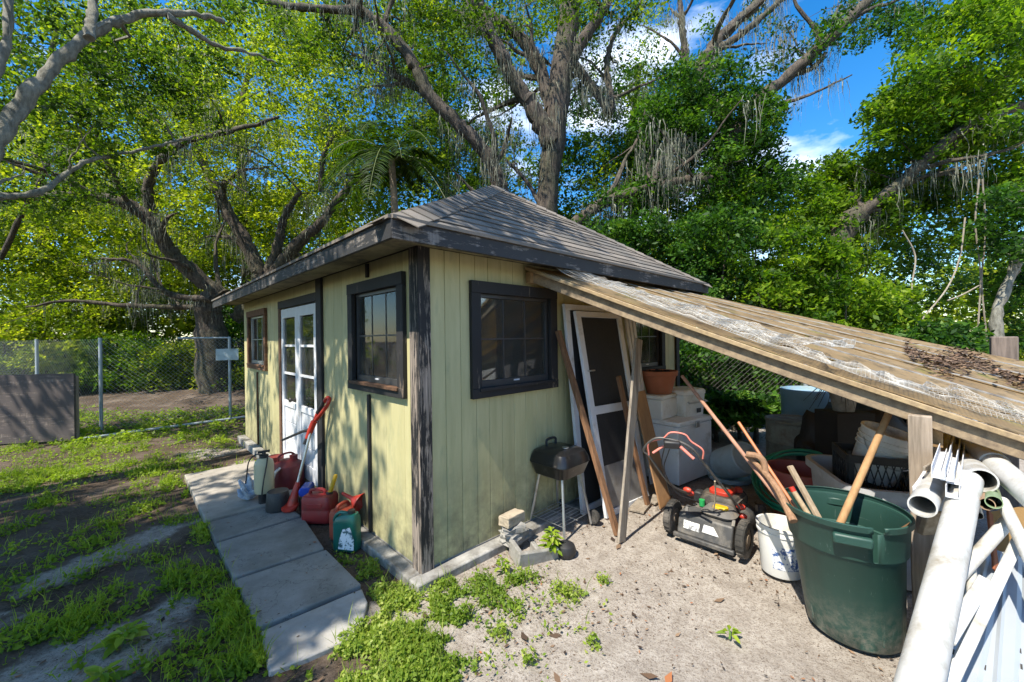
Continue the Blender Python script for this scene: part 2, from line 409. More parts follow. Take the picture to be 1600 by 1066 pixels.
base = k.mix(k.ramp(k.noise(k.coord((2.5, 2.5, .9), world=True), 2.1, 7, .65), .56, .78), base, (.27, .29, .17))
k.set(base, .62); k.bump(k.noise(c2, 6, 5), .25, .003)
siding_m = k.m
blk = peel('black_trim', (.016, .015, .016), (.20, .15, .11), .25)
blk_post = peel('black_peeling_post', (.016, .015, .016), (.36, .29, .24), .66, (26, 26, 2.2))
fas_m = peel('black_fascia', (.028, .027, .028), (.24, .21, .19), .42, (3, 3, 16))
brown_m = wood('brown_sill', (.20, .10, .05), (.07, .035, .02), axis='x')
white_m = M_('white_paint', (.66, .67, .70), .5, .1, 6, (.36, .33, .28), .3, 4, .12)
alum_m = M_('dark_metal_sash', (.05, .05, .052), .4, .2, 8)
alum_l = M_('grey_metal_sash', (.45, .46, .47), .35, .15, 8, metal=.7)
glass = glassmat('window_glass')
WX, WY, WH = 3.95, 5.45, 2.24
shed = emp('shed', S(0, 0, 0), RZ, 'small cream-green wooden shed with black trim and hipped shingle roof', 'shed')
# interior shell, so that the glass looks into a dim room
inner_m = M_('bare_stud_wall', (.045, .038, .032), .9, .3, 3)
mb = MB()
def wall_box(mb, axis, a0, a1, z0, z1, holes, thick=(.02, .09)):
    """solid wall sheet with rectangular holes; axis 'x' runs along the gable side, 'y' along the door side"""
    cuts = sorted(set([a0, a1] + [h[i] for h in holes for i in (0, 1)]))
    for p, q in zip(cuts, cuts[1:]):
        hs_ = sorted([h for h in holes if h[0] <= p + 1e-6 and h[1] >= q - 1e-6], key=lambda h: h[2]); z = z0
        for h in hs_:
            if h[2] > z: seg(mb, axis, p, q, z, h[2], thick)
            z = h[3]
        if z < z1: seg(mb, axis, p, q, z, z1, thick)
def seg(mb, axis, p, q, z0, z1, t):
    if axis == 'x': mb.bx(p, q, t[0], t[1], z0, z1)
    else: mb.bx(t[0], t[1], p, q, z0, z1)
holesR = [(.52, 1.31, 1.24, 1.955), (2.80, 3.46, 1.24, 1.955)]
holesL = [(.265, 1.04, 1.265, 1.985), (1.98, 3.20, .12, 1.97), (4.05, 4.98, 1.27, 1.97)]
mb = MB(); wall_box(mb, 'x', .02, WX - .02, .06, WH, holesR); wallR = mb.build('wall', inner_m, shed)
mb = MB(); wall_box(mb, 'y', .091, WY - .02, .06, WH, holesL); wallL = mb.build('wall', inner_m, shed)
mb = MB(); mb.bx(WX - .09, WX, .1, WY, .06, WH); mb.build('wall', siding_m, shed)
mb = MB(); mb.bx(.02, WX - .1, WY - .09, WY, .06, WH); mb.build('wall', siding_m, shed)
mb = MB(); mb.bx(.0, WX, .0, WY, -.05, .055); mb.build('floor_slab', conc, shed)
foot_m = M_('dirty_footing', (.34, .33, .31), .95, .35, 7, (.10, .09, .075), .75, 4, .5)
# sill ledge of concrete round the foot
mb = MB(); mb.bx(-.11, WX, -.115, -.002, -.04, .05); mb.build('footing', foot_m, shed, bevel=.012)
mb = MB(); mb.bx(-.112, -.002, -.001, 1.96, -.04, .052); mb.build('footing', foot_m, shed, bevel=.012)
mb = MB(); mb.bx(-.112, -.002, 3.73, WY, -.04, .075); mb.build('footing', foot_m, shed, bevel=.012)
# siding boards, one by one
bcache = {}
def board(wd, z0, z1, parent, axis, a):
    key = (axis, round(wd, 3), round(z0, 3), round(z1, 3))
    if key not in bcache:
        b = MB(); h = z1 - z0; ch = .0035; th = .016
        prof = [(-wd / 2, 0), (-wd / 2, th - ch), (-wd / 2 + ch, th), (wd / 2 - ch, th), (wd / 2, th - ch), (wd / 2, 0)]
        if axis == 'x': ring = lambda z: [Vector((p, -q, z)) for p, q in prof]
        else: ring = lambda z: [Vector((-q, p, z)) for p, q in prof]
        b.loft([ring(0), ring(h)])
        o = b.build('siding_board', siding_m, parent, smooth=0); bcache[key] = o.data
    else: o = link('siding_board', bcache[key], siding_m, parent)
    o.location = (a, .0199, z0) if axis == 'x' else (.0199, a, z0)
    return o
def clad(parent, axis, a0, a1, pitch, holes, ztop, gap=.0022, zb=.045):
    n = int(round((a1 - a0) / pitch)); pitch = (a1 - a0) / n
    edges = [a0 + i * pitch for i in range(n + 1)]
    for h in holes:
        for e in (h[0], h[1]):
            j = min(range(len(edges)), key=lambda q: abs(edges[q] - e)); edges[j] = e
    for p, q in zip(edges, edges[1:]):
        if q - p < .02: continue
        spans = [(zb, ztop)]
        for h in holes:
            if h[0] < (p + q) / 2 < h[1]:
                spans = [s for t in spans for s in ((t[0], min(t[1], h[2])), (max(t[0], h[3]), t[1])) if s[1] - s[0] > .02]
        for z0, z1 in spans: board(q - p - gap, z0, z1, parent, axis, (p + q) / 2)
clad(wallR, 'x', .072, WX, .135, [(.48, 1.35, 1.20, 1.99), (2.76, 3.50, 1.20, 1.99)], WH - .02)
clad(wallL, 'y', .092, WY, .205, [(.225, 1.08, 1.23, 2.025), (1.95, 3.23, .1, 2.0), (4.01, 5.02, 1.23, 2.01)], WH - .02, gap=.0015)
# corner boards and battens
def trim(x0, x1, y0, y1, z0, z1, mat=blk, nm='trim_board', bev=.003):
    return MB().bx(x0, x1, y0, y1, z0, z1).build(nm, mat, shed, bevel=bev)
trim(-.024, .072, -.026, -.001, .03, 2.215, blk_post, 'corner_board')
trim(-.026, -.0005, -.0005, .09, .03, 2.215, blk_post, 'corner_board')
trim(-.020, .0033, .755, .787, .06, 1.16, blk, 'batten'); trim(-.020, .0033, .755, .787, 2.10, 2.21, blk, 'batten')
trim(-.024, .0032, 1.80, 1.945, .06, 2.215, blk, 'trim_board')
trim(-.022, .0034, 3.24, 3.33, .09, 2.06, brown_m, 'trim_board')
trim(-.024, .0032, 1.947, 3.33, 2.0, 2.09, blk, 'door_head')
trim(-.018, .0033, 4.52, 4.545, .08, 1.15, brown_m, 'batten')
trim(WX - .07, WX + .02, -.024, -.0005, .03, 2.215, blk, 'corner_board')
# windows
def window(axis, a0, a1, z0, z1, fr=.09, nx=3, mat=blk, sash=alum_m, low=None):
    P = (lambda a, d, z: (a, -d, z)) if axis == 'x' else (lambda a, d, z: (-d, a, z))
    def b(mb, p, q, d0, d1, za, zb_):
        A = P(p, d0, za); B = P(q, d1, zb_)
        return mb.bx(min(A[0], B[0]), max(A[0], B[0]), min(A[1], B[1]), max(A[1], B[1]), za, zb_)
    mb = MB(); b(mb, a0, a1, -.003, .034, z1 - fr, z1); b(mb, a0, a0 + fr, -.0035, .030, z0 + fr * .8, z1 - fr); b(mb, a1 - fr, a1, -.0035, .030, z0 + fr * .8, z1 - fr)
    b(mb, a0, a1, -.003, .034, z0, z0 + fr * .8)
    w_ = mb.build('window', mat, shed, bevel=.003)
    i0, i1, j0, j1 = a0 + fr, a1 - fr, z0 + fr * .8, z1 - fr
    mb = MB(); s_ = .028
    b(mb, i0, i1, -.05, -.012, j1 - s_, j1); b(mb, i0, i1, -.05, -.012, j0, j0 + s_ * 1.8)
    b(mb, i0, i0 + s_, -.049, -.013, j0 + s_ * 1.8, j1 - s_); b(mb, i1 - s_, i1, -.049, -.013, j0 + s_ * 1.8, j1 - s_)
    mb.build('sash', sash, w_, bevel=.002)
    if axis == 'y': b(MB(), i0, i0 + .03, -.012, .012, j0 + .05, j1 - .01).build('stop', brown_m, w_)
    b(MB(), i0 - .03, i1 + .03, .0, .05, j0 - .022, j0 + .004).build('sill', brown_m if axis == 'y' else blk, w_, bevel=.003)
    p0, p1, q0_, q1_ = i0 + s_, i1 - s_, j0 + s_ * 1.8, j1 - s_
    zm = (q0_ + q1_) / 2
    for r_ in range(2):
        for c_ in range(nx):
            u0 = p0 + (p1 - p0) * c_ / nx; u1 = p0 + (p1 - p0) * (c_ + 1) / nx
            v0, v1 = (q0_, zm) if r_ == 0 else (zm, q1_)
            b(MB(), u0 + .001, u1 - .001, -.034, -.030, v0 + .001, v1 - .001).build('pane', glass, w_, smooth=0)
    for c_ in range(1, nx):
        u = p0 + (p1 - p0) * c_ / nx; b(MB(), u - .005, u + .005, -.038, -.026, q0_, q1_).build('muntin', sash, w_)
    b(MB(), p0, p1, -.040, -.024, zm - .006, zm + .006).build('muntin', sash, w_)
    b(MB(), (p0 + p1) / 2 - .03, (p0 + p1) / 2 + .03, -.012, -.004, j0 + .028, j0 + .040).build('latch', white_m, w_)
    return w_
wa = window('x', .42, 1.40, 1.15, 2.03); wa['label'] = 'black framed window on the shaded side'
wb = window('y', .175, 1.13, 1.185, 2.075); wb['label'] = 'black framed window beside the corner board'
wc = window('x', 2.72, 3.54, 1.15, 2.03)
wd_ = window('y', 3.96, 5.08, 1.19, 2.06, mat=brown_m, sash=alum_l); wd_['label'] = 'brown framed window left of the double door'
# curtains just inside
cur = M_('curtain_cloth', (.36, .30, .22), .9, .15, 5)
def curtain(axis, a0, a1, z0, z1, d, mat=cur, parent=None):
    n = 24; mb = MB(); ra = []; rb = []
    for i in range(n + 1):
        a = a0 + (a1 - a0) * i / n; q = d + .025 * math.sin(i * 1.9) + .01 * math.sin(i * .7)
        P = (a, q) if axis == 'x' else (q, a); ra.append(Vector((*P, z0))); rb.append(Vector((*P, z1)))
    mb.loft([ra, rb], cap=False, closed=False); return mb.build('curtain', mat, parent)
curtain('x', 1.08, 1.30, 1.15, 2.0, .17, parent=wa)
curtain('y', 4.05, 4.98, 1.2, 2.0, .16, M_('pale_blind', (.62, .68, .70), .8, .08, 4), wd_)
# double door
def door(y0, y1, z0, z1, knob_y):
    x0, x1 = -.012, .028; st = .085
    mb = MB(); mb.bx(x0, x1, y0, y0 + st, z0, z1); mb.bx(x0, x1, y1 - st, y1, z0, z1)
    zt = z1 - .11; zl = z0 + .78
    rails = [(zt, z1), (zl - .07, zl), (z0, z0 + .16)]
    for a, b in rails: mb.bx(x0 + .0005, x1 - .0005, y0 + st, y1 - st, a, b)
    d = mb.build('door', white_m, shed, bevel=.003)
    ph = (zt - zl) / 3
    for i in range(3):
        MB().bx(.006, .010, y0 + st, y1 - st, zl + ph * i + .012, zl + ph * (i + 1) - .012).build('pane', glass, d, smooth=0)
        if i: MB().bx(x0 + .004, x1 - .004, y0 + st, y1 - st, zl + ph * i - .0125, zl + ph * i + .0125).build('glazing_bar', white_m, d)
    n = 3; ph2 = (zl - .07 - z0 - .16) / n
    for i in range(n):
        MB().bx(.0, .016, y0 + st, y1 - st, z0 + .16 + ph2 * i + .003, z0 + .16 + ph2 * (i + 1) - .003).build('panel', white_m, d, bevel=.004)
    if knob_y:
        b = MB(); b.lathe([(0, .0), (.03, .0), (.03, .006), (.012, .008), (.012, .035), (.026, .045), (.028, .058), (.018, .07), (0, .072)], 16, Mx((x0 - .0005, knob_y, .93), ry=-math.pi / 2))
        b.build('knob', M_('brass_black', (.10, .09, .08), .3, .2, 20, metal=.8), d)
    return d
door(1.965, 2.585, .10, 1.985, None); door(2.592, 3.225, .10, 1.985, 2.68)
# roof
EX0, EX1, EY0, EY1, EZ = -.34, 4.17, -.30, 5.80, 2.27
ap = loc(WL(772, 292, (EX0 + EX1) / 2)); AX, AY, AZ = (EX0 + EX1) / 2, ap.y, ap.z
BY = EY1 - (AY - EY0)
deck_m = M_('roof_deck', (.06, .055, .05), .95, .3, 4)
mb = MB(); t = .03
P4 = [(EX0, EY0), (EX1, EY0), (EX1, EY1), (EX0, EY1)]
top = [Vector((x, y, EZ)) for x, y in P4] + [Vector((AX, AY, AZ)), Vector((AX, BY, AZ))]
bot = [p - Vector((0, 0, t)) for p in top]
vs_ = top + bot; fs = [(0, 1, 4), (1, 2, 5, 4), (2, 3, 5), (3, 0, 4, 5)]
fs += [tuple(i + 6 for i in reversed(f)) for f in fs] + [(0, 6, 7, 1), (1, 7, 8, 2), (2, 8, 9, 3), (3, 9, 6, 0)]
mb.add(vs_, fs); roof = mb.build('roof', deck_m, shed, smooth=0)
def shingle_mat():
    k = NT('asphalt_shingle'); oi = k.n('ShaderNodeObjectInfo'); c = k.coord((1, 1, 1))
    b = k.mix(oi.outputs['Random'], (.135, .115, .095), (.255, .22, .185))
    g = k.noise(c, 260, 2, .5); b = k.mix(k.ramp(g, .35, .7), k.mix(1.0, b, .72, 'MULTIPLY'), b)
    b = k.mix(k.ramp(k.noise(k.coord((1, 1, 1), world=True), 1.6, 6), .5, .75), b, (.10, .10, .095)); k.set(b, .95); k.bump(g, .5, .003); return k.m
sh_m = shingle_mat()
slope = math.atan2(AZ - EZ, AY - EY0); SL = math.hypot(AZ - EZ, AY - EY0)
def on_front(x, v, lift):                         # v = distance up the front slope
    return Vector((x, EY0 + v * math.cos(slope) - lift * math.sin(slope), EZ + v * math.sin(slope) + lift * math.cos(slope)))
expo = .128; row = 0; v = -.015
while v < SL - .02:
    v1 = min(v + expo + .03, SL - .001); xl = lambda q: EX0 + (AX - EX0) * max(q, 0) / SL; xr = lambda q: EX1 - (EX1 - AX) * max(q, 0) / SL
    x = xl(v) - (row % 3) * .11 - random.uniform(0, .06)
    while x < xr(v):
        wdt = random.choice((.25, .32, .38)); a0, a1 = max(x, xl(v)), min(x + wdt - .005, xr(v)); b0, b1 = max(x, xl(v1)), min(x + wdt - .005, xr(v1))
        if a1 - a0 > .03:
            if b1 - b0 < .01: b0 = b1 = None
            l0, l1, th = .014 + random.uniform(0, .003), .004, .007
            mb = MB()
            bt = [on_front(a0, v, l0), on_front(a1, v, l0)] + ([on_front(b1, v1, l1), on_front(b0, v1, l1)] if b0 is not None else [on_front(min(max((a0 + a1) / 2, xl(v1)), xr(v1)), v1, l1)])
            dn = Vector((0, math.sin(slope), -math.cos(slope))) * th
            mb.loft([[p + dn for p in bt], bt]); mb.build('shingle', sh_m, roof, smooth=0)
        x += wdt
    v += expo; row += 1
# hip caps
for side in (0, 1):
    A = Vector((EX0 if side == 0 else EX1, EY0, EZ)); B = Vector((AX, AY, AZ)); L_ = (B - A).length; tdir = (B - A) / L_
    nf = Vector((0, -math.sin(slope), math.cos(slope)))
    ex = AX - EX0; sl2 = math.atan2(AZ - EZ, ex); ns = Vector((-math.sin(sl2) * (1 if side == 0 else -1), 0, math.cos(sl2)))
    df = tdir.cross(nf); df = df if df.y < 0 else -df; df.normalize()
    ds = tdir.cross(ns); ds = ds if (ds.x < 0) == (side == 0) else -ds; ds.normalize()
    q = -.02
    while q < L_ - .05:
        a = A + tdir * q; b = A + tdir * min(q + .19, L_); l0, l1 = .026, .016
        wv = .15 + random.uniform(-.006, .006)
        r0 = [a + ds * wv + ns * l0, a + (nf + ns) * (l0 * .62), a + df * wv + nf * l0]
        r1 = [b + ds * wv + ns * l1, b + (nf + ns) * (l1 * .62), b + df * wv + nf * l1]
        dz = Vector((0, 0, -.006)); mb = MB()
        mb.loft([r0 + [p + dz for p in reversed(r0)], r1 + [p + dz for p in reversed(r1)]]); mb.build('hip_cap', sh_m, roof, smooth=0)
        q += .14
# remaining slopes, hidden from the yard
mb = MB()
for (p, q_, r_, s_) in (((EX0, EY0), (EX0, EY1), (AX, BY), (AX, AY)), ((EX1, EY0), (EX1, EY1), (AX, BY), (AX, AY))):
    n = 14
    for i in range(n):
        def L3(u, a, b, za, zb): return Vector((a[0] + (b[0] - a[0]) * u, a[1] + (b[1] - a[1]) * u, za + (zb - za) * u))
        u0, u1 = i / n, (i + 1.25) / n; u1 = min(u1, 1)
        A0 = L3(u0, p, s_, EZ, AZ); B0_ = L3(u0, q_, r_, EZ, AZ); A1 = L3(u1, p, s_, EZ, AZ); B1_ = L3(u1, q_, r_, EZ, AZ)
        up0, up1 = Vector((0, 0, .014)), Vector((0, 0, .004))
        mb.loft([[A0 + up0, B0_ + up0, B1_ + up1, A1 + up1], [A0 + up0 * .5, B0_ + up0 * .5, B1_ + up1 * .5, A1 + up1 * .5]])
o = mb.build('shingle_courses', sh_m, roof, smooth=0, kind='stuff')
# fascia boards, drip edge, soffit
def fascia(a, b, out, z0=2.155, z1=2.262, th=.024, n=1):
    a = Vector(a); b = Vector(b); out = Vector(out)
    d = (b - a)
    mb = MB(); ra = []; 
    p, q = a, b
    mb.loft([[p + Vector((0, 0, z0)), p + out * th + Vector((0, 0, z0)), p + out * th + Vector((0, 0, z1)), p + Vector((0, 0, z1))],
             [q + Vector((0, 0, z0)), q + out * th + Vector((0, 0, z0)), q + out * th + Vector((0, 0, z1)), q + Vector((0, 0, z1))]])
    o = mb.build('fascia', fas_m, shed, bevel=.003)
    mb = MB(); mb.loft([[p + out * .0 + Vector((0, 0, z1 + .001)), p + out * (th + .016) + Vector((0, 0, z1 + .001)), p + out * (th + .016) + Vector((0, 0, z1 + .022)), p + Vector((0, 0, z1 + .022))],
             [q + Vector((0, 0, z1 + .001)), q + out * (th + .016) + Vector((0, 0, z1 + .001)), q + out * (th + .016) + Vector((0, 0, z1 + .022)), q + Vector((0, 0, z1 + .022))]])
    mb.build('drip_edge', sh_m, shed, smooth=0)
fascia((EX0 - .02, EY0 - .001, 0), (EX1 + .02, EY0 - .001, 0), (0, -1, 0))
for y0, y1, dz in ((EY0 - .023, 1.05, 0), (1.053, 2.35, .004), (2.353, EY1, -.003)):
    fascia((EX0 - .001, y0, 0), (EX0 - .001, y1, 0), (-1, 0, 0), 2.155 + dz, 2.262)
fascia((EX1 + .001, EY0, 0), (EX1 + .001, EY1, 0), (1, 0, 0))
mb = MB(); mb.bx(EX0 + .004, EX1 - .004, EY0 + .004, -.028, 2.216, 2.228); mb.bx(EX0 + .004, -.028, -.028, EY1 - .004, 2.216, 2.228); mb.build('soffit', M_('soffit_board', (.30, .27, .17), .9, .25, 4, (.05, .045, .04), .6, 3), shed, smooth=0)

# ------------------------------------------------------------------ the lean-to
beam_m = wood('raw_pine_beam', (.42, .27, .13), (.24, .15, .075), (10, 10, .8), axis='x')
post_m = wood('weathered_post', (.42, .34, .27), (.20, .16, .12), (16, 16, .9), axis='z')
lt = emp('lean_to_roof', S(2.4, -1.0, 0), RZ, 'sagging lean-to roof of stained panels propped against the shed on posts', 'lean-to')
PP = D(1441, 648, 2.08)
F0 = S(1.02, -.03, 2.185)
fd = PP + Vector((0, 0, .075)) - F0
F1 = F0 + fd * 1.42
B0 = S(3.95, -.03, 2.20); B1 = D(1594, 566, 3.58); B1 = B0 + (B1 - B0) * 1.06
def Q(a, b, lift=0.0):
    p = F0.lerp(B0, a).lerp(F1.lerp(B1, a), b)
    p.z += -.05 * math.sin(math.pi * b) * (1 - .5 * a) * .6 + lift
    return p
def panel_mat():
    k = NT('stained_fibreglass'); c = k.coord((.6, 6, 6)); cw = k.coord((1, 1, 1), world=True)
    f = k.noise(cw, 2.4, 7, .65); g = k.noise(cw, 9, 7, .7)
    b = k.mix(k.ramp(f, .35, .7), (.32, .225, .115), (.46, .36, .215)); b = k.mix(k.ramp(g, .50, .70), b, (.085, .065, .045))
    b = k.mix(k.ramp(k.noise(cw, 4.5, 5), .58, .72), b, (.36, .34, .10))
    k.set(b, .6); tr = k.n('ShaderNodeBsdfTranslucent'); k.l(k.mix(1.0, b, (1.6, 1.5, .5), 'MULTIPLY'), tr.inputs['Color'])
    ms = k.n('ShaderNodeMixShader'); ms.inputs[0].default_value = .45; k.l(k.b.outputs[0], ms.inputs[1]); k.l(tr.outputs[0], ms.inputs[2]); k.l(ms.outputs[0], k.out.inputs['Surface'])
    k.bump(g, .3, .004); return k.m
pan_m = panel_mat()
NP = 7
for i in range(NP):
    a0 = i / NP - (.012 if i else 0); a1 = (i + 1) / NP + .004; lf = .008 * (i % 2); rows = []
    nb = 14
    b_end = 1.0 - random.uniform(0, .02); b_st = 0.0 + (0.0 if i else .0)
    for q in range(nb + 1):
        b = b_st + (b_end - b_st) * q / nb; rr = []
        for j in range(5):
            a = a0 + (a1 - a0) * j / 4; rr.append(Q(a, b, lf + .006 + (.010 if j in (0, 4) else 0) + random.uniform(-.002, .002)))
        rows.append(rr + [p - Vector((0, 0, .005)) for p in reversed(rr)])
    MB().loft(rows).build('roof_panel', pan_m, lt, world=True)
    if i:      # cover strip over each joint
        st = MB(); st.loft([[Q(i / NP - .008, q / 8, .026), Q(i / NP + .008, q / 8, .026), Q(i / NP + .008, q / 8, .018), Q(i / NP - .008, q / 8, .018)] for q in range(9)])
        st.build('joint_strip', M_('grey_strip', (.30, .28, .25), .7, .4, 6, (.08, .06, .04), .6, 7), lt, world=True)
def sloped(a, b0, b1, wdt, hgt, drop, mat, nm, n=8, da=0.0):
    mb = MB(); rings = []
    for q in range(n + 1):
        b = b0 + (b1 - b0) * q / n; c_ = Q(a + da * q / n, b, -drop); s_ = (B0 - F0).normalized() * (wdt / 2); u = Vector((0, 0, hgt / 2))
        rings.append([c_ - s_ - u, c_ + s_ - u, c_ + s_ + u, c_ - s_ + u])
    mb.loft(rings); return mb.build(nm, mat, lt, world=True, bevel=.004)
sloped(.008, .0, 1.0, .045, .095, .061, wood('grey_pine_beam', (.40, .30, .19), (.19, .14, .095), (10, 10, .8), axis='x'), 'beam')
sloped(-.008, .0, 1.0, .022, .030, .004, wood('yellow_lath', (.46, .34, .19), (.28, .2, .12), axis='x'), 'edge_lath')
for a_ in (.36, .68, .985): sloped(a_, .02, .98, .045, .09, .055, beam_m, 'rafter')
# ledger on the wall and purlin at the low end
mb = MB(); mb.bar(S(1.0, -.055, 2.10), S(3.95, -.055, 2.10), .05, .09); mb.build('ledger', beam_m, lt, world=True)
mb = MB(); mb.bar(Q(.02, .72, -.165), Q(.98, .72, -.165), .05, .09); mb.build('purlin', beam_m, lt, world=True)
# posts
ptop = PP.z + .0
mb = MB(); mb.bar(Vector((PP.x, PP.y, -.05)), Vector((PP.x - .012, PP.y, ptop)), .088, .088, up=(dL.x, dL.y, 0), segs=5, wob=.002); mb.build('post', post_m, lt, world=True, bevel=.005)
for a_, b_ in ((.5, .74), (.97, .72)):
    t_ = Q(a_, b_, -.21); MB().bar(Vector((t_.x, t_.y, -.05)), t_, .088, .088, up=(dL.x, dL.y, 0)).build('post', post_m, lt, world=True, bevel=.005)
# the post stub that stands above the far corner
t_ = D(1566, 556, 3.75); MB().bar(Vector((t_.x, t_.y, -.05)), D(1568, 526, 3.75), .2, .16, up=(dL.x, dL.y, 0)).build('post', wood('grey_stub', (.25, .2, .17), (.1, .08, .07)), lt, world=True, bevel=.01)
# nailed scrap on the front post
mb = MB(); c1 = PP + Vector((-.01, -.062, -.52)); mb.add([c1 + Vector(p) for p in [(-.09, 0, -.06), (.02, 0, -.055), (.05, 0, .045), (-.05, 0, .065), (-.09, -.03, -.06), (.02, -.03, -.055), (.05, -.03, .045), (-.05, -.03, .065)]], [(3, 2, 1, 0), (4, 5, 6, 7), (0, 1, 5, 4), (1, 2, 6, 5), (2, 3, 7, 6), (3, 0, 4, 7)])
mb.build('nailed_block', wood('split_pine', (.50, .37, .24), (.3, .2, .11), axis='x'), lt, world=True, bevel=.004)
# netting
net_m = M_('grey_plastic_net', (.42, .41, .385), .6, .2, 10, (.25, .2, .14), .6, 3, 0)
def netting(name, label, a_fun, b0, b1, n_len, n_w, lift, thick=.0034):
    vs_, fs = [], []
    for i in range(n_len + 1):
        b = b0 + (b1 - b0) * i / n_len; lo, hi = a_fun(b)
        for j in range(n_w + 1):
            a = lo + (hi - lo) * j / n_w
            vs_.append(Q(a, b, .034 + lift(a, b)))
    for i in range(n_len):
        for j in range(n_w): q = i * (n_w + 1) + j; fs.append((q, q + 1, q + n_w + 2, q + n_w + 1))
    o = MB().add(vs_, fs).build(name, net_m, None, smooth=0)
    md = o.modifiers.new('strands', 'WIREFRAME'); md.thickness = thick; md.use_even_offset = False; md.use_replace = True
    return tag(o, label, 'netting')
nn = lambda b: .022 * math.sin(b * 37) + .016 * math.sin(b * 83 + 1) + .012 * math.sin(b * 149 + 2)
rag = lambda b: .02 * math.sin(b * 61) + .014 * math.sin(b * 133 + 1) + .01 * math.sin(b * 211)
netting('netting', 'long grey plastic netting draped along the front edge of the lean-to', lambda b: (.0 + .006 * math.sin(b * 9), .10 + .03 * math.sin(b * 17) + .10 * max(0, 1 - abs(b - .18) / .2) + rag(b) + .05 * max(0, 1 - abs(b - .8) / .15)), .01, .99, 170, 24,
        lambda a, b: .014 + .9 * max(0, .10 - b) + abs(nn(b + a * .35)) * .55 * min(1, max(0, a) / .03) + .012 * abs(math.sin(a * 90 + b * 20)))
netting('netting', 'second curled strip of netting lying higher on the lean-to roof', lambda b: (.06 + .03 * math.sin(b * 11), .21 - .05 * b + rag(b)), .26, .62, 60, 19,
        lambda a, b: .025 + abs(nn(b - a * .4)) * .5 + .01 * abs(math.sin(a * 70 + b * 31)) + .09 * max(0, b - .52) / .1)
# ------------------------------------------------------------------ things by the door
def thing(name, at, label, cat, rz=RZ, group=None): return emp(name, at, rz, label, cat, group)
red_p = M_('faded_red_plastic', (.30, .022, .022), .5, .25, 6, (.16, .05, .04), .4, 5, .1)
red_b = M_('bright_red_plastic', (.46, .035, .018), .42, .15, 6, (.2, .08, .05), .2, 6, .08)
mar_m = M_('rusty_maroon_metal', (.17, .016, .018), .5, .3, 6, (.10, .045, .025), .5, 6, .2)
blk_p = M_('black_plastic', (.022, .022, .024), .5, .3, 8, (.09, .08, .07), .3, 5, .15)
rub_m = M_('dusty_rubber', (.035, .033, .03), .85, .3, 12, (.16, .14, .12), .5, 6, .3)
steel = M_('dull_steel', (.52, .53, .54), .35, .15, 8, (.25, .2, .15), .3, 8, .05, metal=.85)
zinc = M_('galvanised_pipe', (.40, .45, .48), .5, .15, 8, metal=.4)
grey_p = M_('grey_plastic', (.46, .46, .47), .6, .15, 6, (.18, .16, .14), .3, 4, .1)
wht_p = M_('white_plastic', (.72, .72, .70), .45, .08, 6, (.42, .38, .30), .4, 3, .06)
yel_p = M_('yellow_plastic', (.62, .36, .015), .45, .15, 6)
blue_p = M_('blue_plastic', (.015, .06, .42), .4, .15, 6)

t = thing('pump_sprayer', S(-.46, 2.10, .052), 'cream pump sprayer with black hose standing on the path', 'sprayer')
MB().lathe([(0, .10), (.078, .10), (.084, .12), (.084, .36), (.075, .40), (.045, .425), (.03, .43), (0, .43)]).build('tank', M_('cream_plastic', (.55, .49, .31), .45, .1, 5, (.3, .26, .16), .3, 4), t)
MB().lathe([(0, 0), (.05, 0), (.052, .09), (.06, .104), (0, .104)], 20).build('foot', blk_p, t)
b = MB(); b.lathe([(0, .43), (.04, .43), (.04, .455), (.018, .46), (.018, .49), (0, .49)], 18); b.tube([(-.05, 0, .485), (.05, 0, .485)], .012, 8); b.build('pump_cap', blk_p, t)
def arc(pts, n=6):                                # smooth curve through points (Catmull-Rom)
    pts = [Vector(p) for p in pts]; out = []; q = [pts[0] * 2 - pts[1]] + pts + [pts[-1] * 2 - pts[-2]]
    for i in range(1, len(q) - 2):
        for s_ in range(n):
            u = s_ / n; a, b_, c_, d_ = q[i - 1], q[i], q[i + 1], q[i + 2]
            out.append(.5 * ((2 * b_) + (c_ - a) * u + (2 * a - 5 * b_ + 4 * c_ - d_) * u * u + (3 * b_ - a - 3 * c_ + d_) * u ** 3))
    return out + [pts[-1]]
MB().tube(arc([(-.02, 0, .46), (-.06, .07, .45), (-.10, .13, .38), (-.11, .17, .25), (-.12, .19, .14)]), .006, 6).build('hose', blk_p, t)
MB().tube(arc([(.02, -.05, .44), (.0, -.10, .38), (-.03, -.105, .22), (-.05, -.09, .02)]), .006, 6).build('wand', blk_p, t)
o = MB().lathe([(0, 0), (.10, 0), (.102, .02), (.092, .16), (.085, .172), (0, .172)]).build('bucket', blk_p, None, origin=(0, 0, 0)); o.location = S(-.40, 1.87, .034)
tag(o, 'small black upturned bucket in front of the sprayer', 'bucket')
t = thing('paint_can', S(-.14, 3.02, .052), 'dark red paint can by the white door', 'can')
MB().lathe([(0, 0), (.084, 0), (.086, .004), (.084, .01), (.084, .18), (.087, .184), (.087, .19), (.08, .19), (.078, .183), (0, .183)]).build('can_body', mar_m, t)
MB().lathe([(.0848, .06), (.0850, .062), (.0850, .13), (.0848, .132)]).build('paper_band', M_('can_label', (.42, .06, .05), .6, .3, 14, (.6, .5, .42), .4, 12), t)
t = thing('fuel_can', S(-.17, 2.42, .052), 'round old maroon metal fuel can against the door', 'fuel can')
MB().lathe([(0, 0), (.15, 0), (.158, .01), (.158, .2), (.15, .23), (.09, .275), (.03, .29), (0, .29)], 32).build('can_body', mar_m, t)
MB().lathe([(.04, .27), (.04, .325), (0, .325)], 14, Mx((.05, -.03, 0))).build('cap', mar_m, t)
MB().tube(arc([(-.09, 0, .27), (-.08, 0, .33), (.02, 0, .35), (.09, 0, .30)]), .011, 8).build('handle', mar_m, t)
